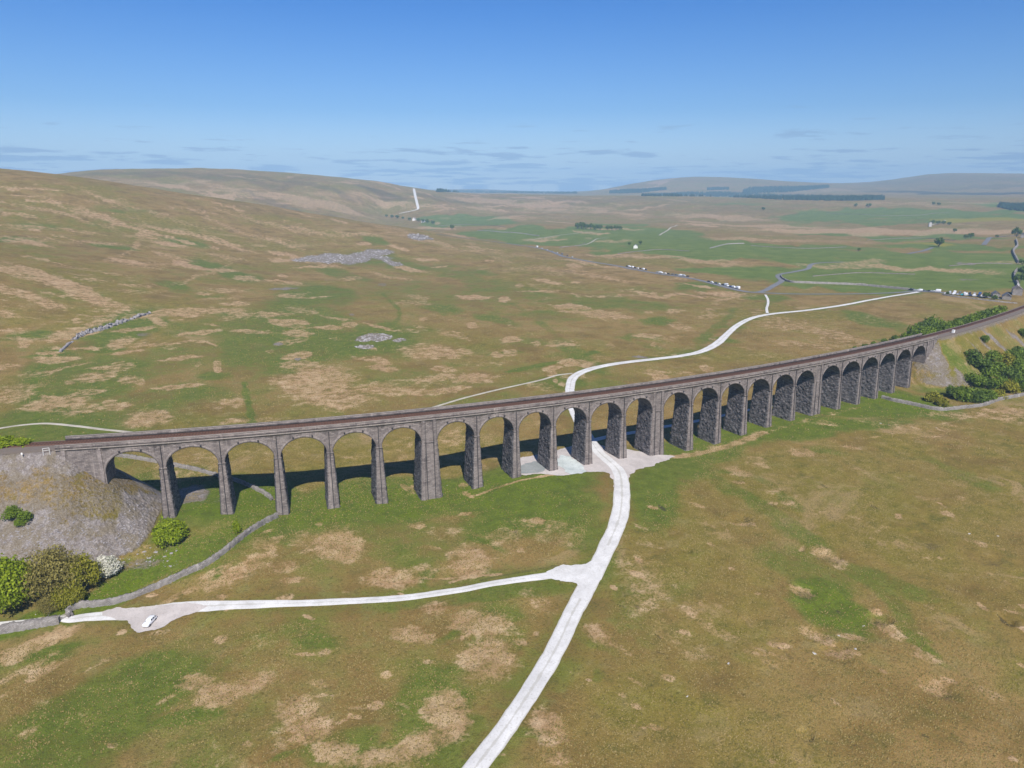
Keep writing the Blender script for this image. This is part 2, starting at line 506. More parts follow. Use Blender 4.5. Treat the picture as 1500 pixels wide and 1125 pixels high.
# straw-coloured dead grass
for a_ in [(495, 800, 42, 24, 1, -5), (440, 790, 18, 16, .6, 0), (415, 830, 25, 10, .7, 0), (575, 850, 45, 12, .9, 0), (600, 840, 50, 12, .6, 0), (360, 830, 60, 12, .85, 25), (300, 850, 50, 9, .7, 20), (255, 875, 30, 6, .5, 10),
           (690, 820, 30, 28, .9, 0), (740, 790, 35, 20, .6, 0), (800, 770, 50, 12, .6, -10), (650, 780, 30, 10, .5, 0), (610, 770, 14, 6, .8, 0), (820, 790, 40, 14, .5, 0), (380, 795, 12, 12, .6, 60),
           (700, 915, 48, 22, .95, -15), (715, 965, 38, 35, .95, 0), (790, 880, 35, 12, .6, -30), (640, 890, 25, 10, .7, 0), (605, 930, 38, 14, .8, -10), (655, 1045, 30, 38, 1, 20), (620, 1090, 60, 22, .9, 20), (560, 1110, 50, 16, .8, 0),
           (285, 1000, 22, 14, .9, -20), (315, 1020, 26, 20, .95, -20), (365, 1005, 38, 14, .85, 5), (430, 1040, 28, 26, .75, -30), (455, 1070, 30, 20, .95, 0), (490, 1100, 30, 18, .9, -30), (475, 1000, 16, 8, .7, 0), (475, 955, 10, 6, .7, 0),
           (390, 940, 50, 20, .3, 0), (325, 936, 10, 7, .8, 0), (60, 940, 60, 10, .9, 5), (20, 960, 40, 14, .8, 0), (60, 985, 50, 8, .7, 20), (100, 1050, 20, 20, .3, 0), (55, 1040, 20, 25, .35, 0), (60, 1090, 20, 10, .3, 0),
           (400, 1100, 60, 40, .35, 0), (300, 1090, 60, 30, .25, 0), (950, 870, 45, 28, .6, 30), (930, 830, 35, 18, .5, 0), (880, 930, 14, 30, .7, 60), (805, 1065, 28, 35, .8, 60), (815, 1110, 20, 14, .8, 0), (1000, 940, 60, 20, .45, -30), (1030, 910, 40, 10, .6, -25),
           (1090, 945, 60, 8, .6, -25), (940, 790, 30, 14, .35, 0), (960, 990, 20, 6, .35, 0),
           (1082, 690, 24, 7, .8, -12), (1110, 677, 18, 10, .7, -25), (1175, 663, 20, 6, .9, 0), (1045, 655, 8, 4, .6, 0), (1245, 655, 14, 3, .8, 0), (1082, 706, 9, 3, .9, 0), (1138, 717, 10, 4, .7, 0),
           (1212, 812, 24, 10, .85, -15), (1175, 865, 16, 8, .8, -10), (1195, 930, 24, 10, .95, -12), (1248, 930, 20, 5, .95, 0), (1300, 920, 22, 10, .95, -30), (1282, 893, 8, 4, .9, 0), (1355, 962, 18, 8, .8, 0), (1230, 955, 20, 8, .8, 0), (1370, 1005, 25, 14, .7, 0),
           (1430, 1010, 30, 12, .5, 0), (1090, 765, 18, 5, .9, 0), (1170, 735, 60, 12, .4, -20), (1250, 690, 80, 12, .2, 0), (1270, 770, 60, 10, .35, -20), (1400, 830, 60, 12, .3, 0), (1240, 740, 40, 10, .3, 0),
           (1350, 625, 60, 8, .5, 10), (1440, 610, 60, 6, .7, 10), (1490, 602, 40, 5, .8, 10), (1300, 620, 40, 8, .5, 0), (1210, 620, 20, 4, .6, 0), (1360, 640, 20, 3, .6, 20),
           # behind the viaduct
           (460, 560, 60, 26, .85, 0), (500, 585, 60, 18, .8, 0), (560, 570, 60, 12, .7, 0), (440, 535, 30, 7, .8, 0), (640, 518, 55, 8, .85, 2), (620, 510, 40, 8, .7, 0), (695, 553, 38, 9, .95, 0), (700, 530, 60, 6, .5, 0), (600, 560, 50, 10, .5, 0),
           (650, 560, 60, 14, .35, 0), (400, 620, 40, 8, .6, 0), (220, 612, 30, 14, .9, 0), (160, 590, 10, 5, .8, 0), (175, 595, 18, 6, .8, 0), (85, 590, 38, 12, .9, 0), (120, 600, 30, 8, .7, 0), (20, 580, 25, 12, .7, 0), (130, 575, 25, 6, .7, 0),
           (140, 552, 24, 7, .85, 0), (30, 567, 30, 5, .6, 0), (340, 590, 18, 8, .8, 0), (300, 600, 60, 14, .3, 0), (345, 617, 25, 5, .8, 0), (175, 503, 20, 8, .9, 12), (100, 490, 26, 8, .95, 12), (140, 474, 30, 5, .85, 20), (175, 455, 16, 6, .7, 40),
           (15, 485, 20, 5, .7, 0), (30, 430, 60, 8, .8, -20), (90, 415, 55, 10, .95, -25), (130, 435, 40, 7, .9, -25), (165, 445, 25, 5, .8, -25), (20, 395, 30, 6, .9, 0), (10, 460, 10, 8, .7, 0), (30, 440, 60, 14, .35, -10),
           (250, 460, 60, 6, .9, 3), (310, 457, 50, 5, .85, 0), (230, 470, 16, 6, .9, -40), (345, 445, 20, 4, .8, 0), (330, 425, 30, 3, .7, 0), (360, 463, 30, 5, .6, 0), (250, 503, 55, 2.4, .85, 0), (205, 503, 18, 2.6, .6, 20), (195, 427, 30, 3, .5, 0), (230, 345, 60, 3, .9, -12),
           (180, 330, 60, 5, .8, -22), (150, 320, 70, 4, .7, -18), (260, 340, 60, 3.5, .85, -6), (90, 315, 60, 3, .7, -15), (300, 345, 40, 3, .7, -5), (140, 285, 30, 2.5, .7, -15), (40, 277, 40, 2.5, .8, 0), (200, 360, 8, 5, .7, 60), (185, 370, 20, 2.5, .6, 40),
           (400, 330, 60, 3, .7, -10), (460, 338, 60, 3, .7, -4), (520, 342, 50, 3, .7, -2), (330, 310, 30, 2.5, .6, -12), (560, 330, 60, 4, .5, -10), (640, 355, 40, 4, .6, -10), (600, 348, 30, 3, .6, -10), (680, 365, 40, 3, .5, 0), (760, 375, 60, 3, .5, -4), (430, 352, 80, 2.5, .5, -3),
           (330, 330, 60, 3, .6, -18), (250, 320, 60, 3, .5, -15), (60, 350, 60, 4, .5, 0), (300, 378, 60, 3, .4, 0), (300, 400, 50, 3, .6, 25), (430, 415, 14, 3, .7, 0), (420, 433, 16, 4, .8, 0), (400, 460, 30, 5, .8, 0), (440, 471, 10, 3, .9, 0),
           (890, 460, 38, 5, .95, -6), (840, 457, 30, 2.5, .7, -3), (950, 457, 8, 2.5, .8, 0), (990, 455, 14, 4, .8, 10), (820, 395, 60, 4, .55, -4), (880, 405, 80, 3, .6, -5), (1000, 433, 100, 2.2, .8, -2), (1060, 432, 40, 4, .9, 0), (860, 385, 50, 2.5, .8, -8),
           (880, 433, 60, 2, .7, 0), (920, 425, 60, 3, .4, 0), (990, 520, 40, 6, .4, 0), (960, 545, 20, 5, .8, 0), (1190, 485, 90, 7, .6, -8), (1150, 470, 60, 6, .5, -8), (1180, 505, 50, 5, .6, 0), (1230, 500, 40, 8, .5, 0), (1270, 470, 60, 8, .35, 0), (1300, 465, 60, 6, .3, 0),
           (1130, 520, 40, 6, .35, 0), (980, 500, 20, 3, .5, 40), (820, 420, 40, 4, .3, 0), (780, 395, 60, 3, .5, 0), (760, 480, 40, 2, .5, -20), (660, 465, 60, 2, .4, -12),
           (270, 690, 55, 20, .6, 0), (440, 650, 30, 14, .4, 0), (540, 640, 16, 8, .6, 0), (590, 650, 22, 12, .45, 0), (660, 640, 25, 16, .7, 0), (715, 640, 16, 8, .7, 0), (520, 670, 24, 6, .5, 0), (945, 620, 20, 20, .35, 0), (790, 620, 20, 5, .6, 0), (290, 670, 40, 10, .5, 0), (380, 665, 30, 10, .4, 0),
           # far moor
           (400, 290, 90, 5, .7, -4), (480, 300, 70, 6, .75, -4), (330, 275, 60, 3, .6, -8), (260, 270, 60, 3, .6, 8), (560, 300, 50, 5, .8, 0), (500, 285, 60, 3, .6, 4), (180, 265, 50, 2, .6, -4), (620, 300, 40, 3, .6, 0), (700, 295, 60, 4, .75, 4), (760, 300, 90, 4, .8, -3),
           (830, 302, 80, 4, .7, -4), (900, 312, 50, 3, .7, -6), (800, 310, 60, 3, .6, 0), (1050, 318, 80, 5, .75, -4), (1000, 330, 50, 4, .4, 0), (1130, 330, 80, 5, .8, 0), (1200, 340, 100, 5, .9, 0), (1300, 340, 110, 5, .9, 0), (1420, 340, 110, 5, .9, 0), (1110, 350, 80, 4, .7, 0),
           (980, 378, 110, 3, .8, -2), (1040, 383, 60, 2, .8, 0), (1230, 355, 60, 3, .5, 0), (1330, 392, 90, 3, .9, 0), (1220, 390, 60, 4, .7, 0), (1260, 385, 40, 4, .7, 8), (1420, 397, 40, 3, .7, 0), (930, 315, 30, 2, .5, 0), (720, 310, 40, 4, .5, 0), (900, 375, 60, 2, .8, -3),
           (1340, 300, 70, 2.5, .6, 0), (1280, 298, 60, 2, .6, 0), (1200, 280, 60, 3, .6, 4), (1420, 298, 50, 2.5, .6, 0), (780, 318, 60, 2, .5, 0), (660, 343, 30, 5, .8, -15), (1480, 385, 30, 3, .6, 0)]:
    blob('T', *a_)
# drainage lines and sheep paths, greener or darker than what they cross
for p_, w_, ch_, v_ in [([(50, 640), (55, 600), (50, 570), (60, 540), (90, 510)], 6, 'G', .9), ([(370, 620), (362, 585), (358, 560)], 4, 'G', .8), ([(190, 585), (260, 565), (320, 548)], 3, 'D', .35),
                        ([(745, 545), (840, 525), (870, 515)], 8, 'G', .8), ([(560, 430), (585, 455), (575, 480)], 5, 'G', .6), ([(700, 425), (760, 450), (850, 520)], 9, 'G', .5),
                        ([(742, 758), (752, 772), (760, 788)], 1.6, 'D', .45), ([(705, 850), (760, 838), (830, 828)], 1.4, 'D', .5), ([(1100, 730), (1180, 780), (1235, 830), (1300, 870), (1340, 935)], 7, 'G', .6),
                        ([(970, 700), (1040, 690), (1110, 700), (1170, 745)], 6, 'G', .6), ([(590, 1120), (680, 1000), (700, 900)], 6, 'G', .3)]:
    stroke(ch_, p_, w_, v_)
for p_, w_, v_ in [([(980, 669), (1010, 667), (1050, 658), (1090, 645), (1120, 634)], 4.5, .95), ([(1120, 634), (1160, 622), (1200, 611), (1250, 598)], 4, .5),
                   ([(700, 725), (742, 710), (780, 700), (835, 692)], 1.6, 1), ([(565, 850), (590, 845), (650, 848), (690, 842)], 1.2, .8), ([(660, 853), (690, 845), (735, 841)], 1.3, .9),
                   ([(232, 925), (215, 960), (190, 1000)], 1.0, .5), ([(1260, 643), (1330, 632), (1420, 612)], 1.6, .6), ([(0, 1000), (50, 975), (85, 955)], 2.5, .6),
                   ([(260, 503), (300, 501), (318, 507)], 2.5, .9), ([(1240, 700), (1300, 720), (1380, 735)], 2, .2), ([(1000, 890), (1050, 930), (1150, 965)], 2, .6)]:
    stroke('T', p_, w_, v_)
# dark: shafts, peat cuts, heather, plantations' floor
for a_ in [(1095, 758, 5, 3, .7, 0), (1350, 785, 24, 10, .25, 0), (1475, 908, 11, 2.5, .8, -30), (1445, 818, 26, 3, .4, -20), (1430, 726, 30, 3, .35, 0), (1288, 907, 7, 4, .7, 0), (1222, 955, 20, 6, .45, 0), (1215, 818, 14, 6, .5, 0), (1365, 800, 10, 8, .5, 0), (1390, 850, 14, 5, .3, 0),
           (765, 690, 16, 5, .0, 0), (870, 1050, 10, 6, .4, 0), (1180, 990, 60, 6, .2, 0), (1180, 868, 10, 6, .6, 0), (1180, 730, 40, 5, .35, -10), (1300, 700, 140, 40, .15, 0), (1440, 760, 100, 60, .15, 0),
           (300, 256, 170, 6, .5, 0), (180, 256, 90, 4, .5, 0), (450, 270, 90, 4, .5, -8), (250, 290, 90, 4, .35, -10), (560, 283, 40, 5, .6, -8), (650, 292, 50, 4, .5, 0), (360, 300, 60, 4, .4, -8), (900, 292, 160, 4, .4, 0), (1050, 303, 160, 5, .35, 0), (1130, 312, 60, 4, .35, 0),
           (1400, 265, 120, 10, .4, 0), (1340, 281, 70, 3, .95, -2), (1440, 284, 90, 4, .95, 0), (420, 303, 70, 3, .5, -6), (250, 300, 60, 6, .25, 0), (60, 300, 100, 12, .2, 0), (760, 290, 80, 3, .4, 0)]:
    blob('D', *a_)
for a_ in [(1375, 358, 24, 2.0, .9, 0), (1340, 356, 20, 1.5, .7, 0), (1440, 323, 60, 3, .8, -3), (640, 412, 40, 6, .3, -10), (600, 425, 30, 6, .35, -10), (560, 425, 20, 6, .3, 0)]:
    blob('Y', *a_)
# bare limestone, spoil and trampled stone
for a_ in [(505, 378, 60, 7, 1, 3), (545, 370, 28, 5, .95, 5), (455, 381, 28, 3, .9, 0), (575, 385, 18, 4, .7, -10), (615, 347, 18, 5, .9, 0), (548, 495, 26, 6, .95, 2), (535, 508, 14, 3, .85, 0), (585, 498, 10, 3, .75, 0), (407, 504, 7, 2.5, .8, 0), (436, 526, 5, 2.5, .8, 0),
           (415, 423, 22, 2, .7, 3), (485, 410, 14, 4, .35, 0), (560, 417, 8, 3, .5, 0), (515, 461, 5, 2, .6, 0), (1415, 386, 14, 1.5, .7, 0), (938, 523, 12, 2, .7, 0), (60, 480, 20, 3, .3, 0), (210, 490, 10, 3, .5, 0), (1420, 410, 14, 1.2, .6, 0),
           (275, 725, 30, 14, .8, 0), (310, 734, 30, 5, .4, 0), (190, 830, 40, 10, .5, -10)]:
    blob('S', *a_)
_r = np.random.RandomState(77)
for _ in range(95):      # small straw clumps and hollows over the near moor
    blob('T', _r.uniform(430, 1520), _r.uniform(690, 1130), _r.uniform(3, 16), _r.uniform(2, 6), _r.uniform(.45, 1.0), _r.uniform(-35, 15), .3)
for _ in range(45):
    blob('D', _r.uniform(900, 1520), _r.uniform(690, 1130), _r.uniform(2, 9), _r.uniform(1, 3), _r.uniform(.3, .8), _r.uniform(-40, 10), .4)
for _ in range(40):
    blob('T', _r.uniform(0, 650), _r.uniform(770, 1130), _r.uniform(3, 22), _r.uniform(2, 8), _r.uniform(.4, .9), _r.uniform(-20, 30), .35)
for _ in range(40):
    blob('G', _r.uniform(0, 900), _r.uniform(720, 1130), _r.uniform(10, 60), _r.uniform(5, 22), _r.uniform(.4, .8), _r.uniform(-30, 30), .6)
for _ in range(230):
    _y = _r.uniform(0, 1) ** 1.2 * 300 + 285
    _k = (_y - 240) / 300
    blob('T', _r.uniform(-30, 1050), _y, _r.uniform(4, 34), _r.uniform(1.2, 6) * _k + .8, _r.uniform(.5, 1.0), _r.uniform(-14, 8), .3)
for _ in range(60):
    _y = _r.uniform(0, 1) * 250 + 300
    blob('G', _r.uniform(-30, 1300), _y, _r.uniform(10, 60), _r.uniform(2, 9), _r.uniform(.3, .8), _r.uniform(-14, 8), .5)
for _ in range(70):
    blob('T', _r.uniform(60, 1000), _r.uniform(255, 312), _r.uniform(5, 40), _r.uniform(.8, 2.2), _r.uniform(.5, 1.0), _r.uniform(-10, 10), .3)
for a_ in [(1400, 262, 160, 7, .45, 2), (1250, 276, 120, 3, .4, 0), (1050, 270, 120, 5, .35, 0), (1450, 275, 90, 3, .5, 0)]:
    blob('D', *a_)
for a_ in [(880, 347, 150, 14, .8, 0), (1300, 408, 190, 16, .7, 0), (1120, 366, 170, 7, .7, 0), (1400, 385, 110, 16, .55, 0), (690, 327, 70, 9, .7, 0)]:
    blob('F', *a_)
#PAINT_END
# embankments: bare grey spoil with thin grass on the shoulder
e_n = fbm(GX, GY, 9, 3, 51); e_n2 = fbm(GX, GY, 30, 2, 54)
run = np.clip((DEMB - 4.5) / 30, 0, 1)
spoil = np.clip(ONE * 1.0, 0, 1)
left = GX < 0
grassy = np.clip((0.36 - np.abs(run - 0.28)) * 4 + e_n * 6 + np.where(left, 0.0, 0.35 * (GX > 225)), 0, 1)
sp = spoil * np.where(left, 1 - 0.5 * grassy, 1 - 0.9 * grassy)
rightfoot = (~left) * np.clip((run - 0.55) * 6 + e_n * 4 - 1.0 * (GX < 205), 0, 1)
cone = (~left) * np.clip((200 + e_n * 22 + 9 * run - GX) / 3, 0, 1) * np.clip((run - .06) * 12, 0, 1)
shoulder = (~left) * np.clip((.10 - run) * 14, 0, 1)
sp = np.where(left, sp, spoil * np.clip(cone * (.62 + 1.2 * e_n) + shoulder * .6, 0, 1))
rightfoot = (~left) * (1 - np.clip(cone, 0, 1))
TAN = np.maximum(TAN * (1 - spoil), spoil * (~left) * .30)
DARK = np.maximum(DARK, spoil * (~left) * .30)
CH['D'] = DARK
CH['T'] = TAN
GREEN = np.maximum(GREEN * (1 - 0.9 * np.clip(sp * 1.5, 0, 1)), spoil * rightfoot * (0.38 + 0.45 * np.clip(run * 2 - 1, 0, 1)))
STONE = np.maximum(STONE, sp)
BAREG = spoil * grassy * 0.8
CH.update(G=GREEN, S=STONE)
for a_ in [(1462, 503, 22, 4, .85, 10), (1490, 497, 14, 4, .8, 20), (1428, 509, 9, 3, .6, 0), (1445, 506, 12, 3, .6, 0)]:
    blob('S', *a_)
GREEN *= (1 - .8 * STONE * ONE)

# ------------------------------------------------------------------ roads and tracks (surveyed centre lines, width in metres)
TRACKS = [
    ('gravel_track', 'G', [((628, 1215), 4.5), ((696, 1125), 4.5), ((750, 1053), 4.5), ((809, 960), 4.7), ((838, 900), 4.9), ((865, 850), 5.1), ((890, 800), 5.3), ((908, 755), 5.5), ((911, 715), 5.6), ((906, 690), 5.6),
                           ((889, 673), 5.2), ((875, 660), 5), ((862, 640), 4.8), ((848, 618), 4.8), ((840, 600), 4.8), ((836, 583), 4.8), ((835, 568), 4.8), ((840, 553), 5), ((858, 543), 5.2), ((885, 536), 4.8), ((920, 530.5), 4.8), ((960, 526), 4.8),
                           ((1000, 521), 4.8), ((1030, 514), 5.5), ((1052, 502), 6), ((1066, 489), 5), ((1080, 477), 5), ((1102, 466), 5), ((1135, 459.5), 4.8), ((1180, 455), 4.6), ((1230, 448), 4.6), ((1270, 440.5), 4.4), ((1310, 433.5), 4.4), ((1345, 428), 5)]),
    ('gravel_track', 'G', [((880, 822), 5), ((862, 832), 4.5), ((835, 838), 4.2), ((800, 843.5), 3.6), ((760, 849), 3.2), ((720, 855), 3.0), ((680, 863), 3.0), ((640, 869), 3.0), ((600, 874.5), 3.0), ((560, 878), 3.0), ((500, 881), 3.1), ((440, 883.5), 3.1),
                           ((380, 885), 3.8), ((320, 887), 4), ((285, 889), 5), ((250, 893), 6), ((215, 898), 6), ((180, 900), 5), ((150, 902), 4), ((125, 904), 3.4), ((104, 907), 3), ((92, 906), 2.6), ((70, 907.5), 2.4), ((40, 911), 2.4), ((0, 915), 2.4), ((-60, 919), 2.4)]),
    ('footpath', 'P', [((838, 547), 2.0), ((815, 550), 1.8), ((795, 556), 1.8), ((760, 564), 1.8), ((720, 573), 1.8), ((680, 583), 1.8), ((650, 592), 1.8), ((610, 604), 1.8), ((560, 620), 1.8)]),
    ('footpath', 'P', [((-60, 638), 2), ((0, 627.5), 2), ((35, 622.5), 2), ((70, 620.5), 2.2), ((110, 624), 2), ((150, 629), 2), ((190, 633), 1.8), ((220, 637), 1.8), ((270, 645), 1.8)]),
    ('gravel_track', 'G', [((866, 646), 3.5), ((890, 640), 3.2), ((925, 634), 3.0), ((975, 625), 2.8), ((1025, 616), 2.8), ((1060, 608.5), 2.6), ((1095, 601), 2.4), ((1130, 594), 2.2)]),
    ('footpath', 'G', [((1124, 459), 2.4), ((1123, 452), 2.2), ((1125, 445), 2.2), ((1124.5, 438), 2.2), ((1121, 432), 2.2)]),
    ('gravel_track', 'G', [((606.3, 276.5), 11), ((607, 281), 11), ((608.5, 288), 11), ((610.5, 296), 11), ((612, 303), 10), ((611.5, 307), 9), ((600, 310), 6), ((585, 313), 5)]),
    ('asphalt_road', 'A', [((640, 343), 7), ((690, 350), 7), ((730, 355), 7), ((783, 362.5), 7), ((805, 368), 7), ((830, 377), 7), ((862, 383), 7), ((900, 389), 7), ((930, 395), 7), ((960, 400.5), 7), ((1000, 406), 7), ((1030, 412), 7), ((1060, 420), 7),
                           ((1085, 426), 7), ((1105, 428.5), 6.5), ((1120, 426), 6.5), ((1133, 419), 6.5), ((1145, 411.5), 6.5), ((1140, 406), 6), ((1143, 402), 6), ((1165, 398), 6), ((1183, 394), 6), ((1188, 388), 6), ((1200, 385.5), 5.5), ((1235, 384), 5)]),
    ('asphalt_road', 'A', [((1105, 428.5), 5), ((1150, 430.5), 5), ((1200, 431), 5), ((1260, 430.5), 5), ((1310, 429), 5.5), ((1345, 427), 7), ((1390, 429.5), 8), ((1430, 434), 7), ((1455, 437), 5), ((1468, 438.5), 4)]),
    ('asphalt_road', 'A', [((1330, 372), 6), ((1340, 370), 7), ((1355, 367), 7), ((1366, 363), 6)]),
    ('asphalt_road', 'A', [((1441, 359), 8), ((1446, 353), 8), ((1452, 348), 8), ((1475, 346), 6), ((1500, 345), 6)]),
    ('footpath', 'P', [((770, 352), 3), ((800, 348), 3), ((845, 342), 3), ((880, 340), 3)]),
    ('footpath', 'P', [((822, 362), 3), ((858, 358.5), 3), ((875, 350), 3), ((892, 349), 3)]),
    ('footpath', 'P', [((966, 345), 4), ((980, 336), 4), ((992, 330), 4)]),
    ('footpath', 'P', [((1365, 330), 5), ((1380, 326), 5), ((1385, 323), 5)]),
]
APRONS = [
    ('gravel_apron', 'G', 1, [(785, 846), (800, 839), (830, 829), (862, 823), (880, 810), (893, 800), (893, 812), (884, 838), (872, 862), (855, 876), (848, 868), (846, 858), (838, 852), (815, 850)]),
    ('car_park', 'B', 1, [(148, 899), (170, 893), (200, 889), (240, 886), (280, 883), (300, 886), (296, 893), (270, 902), (258, 908), (245, 915), (222, 922), (202, 923), (192, 914), (186, 906), (165, 906), (148, 905)]),
    ('gravel_apron', 'B', 0, [(757, 672), (800, 663), (836, 654), (868, 648), (888, 655), (910, 657), (935, 661), (958, 665), (986, 668), (974, 675), (955, 682), (930, 691), (914, 705), (904, 716), (898, 703), (892, 694), (878, 690.5), (850, 692), (835, 697), (812, 696.5), (790, 694), (770, 696), (757, 694)]),
    ('limewash_patch', 'W', 2, [(815, 672), (822, 667), (834, 668), (842, 673), (848, 678), (853, 686), (856, 691), (846, 695), (838, 696.5), (830, 692), (824, 686), (816, 682)]),
    ('wet_gravel_patch', 'D', 2, [(757, 684), (772, 680), (783, 676), (792, 682), (797, 689), (783, 693), (765, 694.5), (757, 694)]),
]
for nm_, k_, pts_ in TRACKS:
    w_ = max(w for _, w in pts_)
    stroke('X', [p for p, _ in pts_], w_ * 1.7 + 1.5, 1.0, soft=0.5, jit=0)
    if dist_of(ground(*pts_[0][0])) < 900:
        stroke('G', [p for p, _ in pts_], w_ * 2.6, 0.55, soft=0.7, jit=.3)
for a_ in [(215, 903, 85, 24), (870, 840, 70, 35), (860, 678, 130, 32)]:
    blob('X', *a_, 1.0, 0, 0.3)

# tussocks, hummocks and shake holes
near = np.clip((650 - GR) / 350, 0, 1)
tus = 0.34 * fbm(GX, GY, 2.1, 3, 21) + 0.75 * fbm(GX, GY, 9.0, 2, 25)
GZ = GZ + near * tus * (1 - FLAT) * (0.55 + 0.6 * TAN) * (1 - 0.6 * np.clip(GREEN, 0, 1)) * (1 - 0.4 * ONE)
scree_n = fbm(GX, GY, 2.6, 3, 61)
GZ = GZ + np.clip(sp, 0, 1) * near * 0.34 * scree_n
for px_0, py_0, rad, dpt in [(1082, 760, 4.0, 1.5), (1350, 786, 5, .8), (1214, 815, 3.4, .7), (1175, 865, 3.0, .8), (1195, 928, 3.0, .7), (1290, 905, 2.6, 1.1), (1222, 955, 3.4, .9), (1475, 908, 2.4, 1.0), (1372, 1008, 3.4, .8), (751, 774, 1.2, .7), (1446, 818, 3, .6), (1230, 905, 9, .8), (1005, 805, 1.6, .6), (1180, 1075, 1.6, .7)]:
    c_ = ground(px_0, py_0)
    d2_ = (GX - c_[0]) ** 2 + (GY - c_[1]) ** 2
    m_ = d2_ < (rad * 2.6) ** 2
    dd_ = np.sqrt(d2_[m_]) * (1 + 0.5 * fbm(GX[m_], GY[m_], rad, 2, 5))
    q_ = np.clip(1.4 - dd_ / rad, 0, 1); q_ = q_ * q_ * (3 - 2 * q_)
    GZ[m_] -= dpt * q_

# ------------------------------------------------------------------ materials


def new_mat(name):
    m = bpy.data.materials.new(name)
    m.use_nodes = True
    t = m.node_tree
    b = t.nodes['Principled BSDF']
    b.inputs['Roughness'].default_value = 0.9
    b.inputs['Specular IOR Level'].default_value = 0.15
    return m, t, b


def noise(t, vec, scale, detail=4, rough=0.55, out=0, dist=0.0):
    n = t.nodes.new('ShaderNodeTexNoise')
    n.inputs['Scale'].default_value = scale
    n.inputs['Detail'].default_value = detail
    n.inputs['Roughness'].default_value = rough
    n.inputs['Distortion'].default_value = dist
    if vec is not None:
        t.links.new(vec, n.inputs['Vector'])
    return n.outputs[out]


def bump(t, b, h, strength, dist):
    n = t.nodes.new('ShaderNodeBump')
    n.inputs['Strength'].default_value = strength
    n.inputs['Distance'].default_value = dist
    t.links.new(h, n.inputs['Height'])
    t.links.new(n.outputs[0], b.inputs['Normal'])


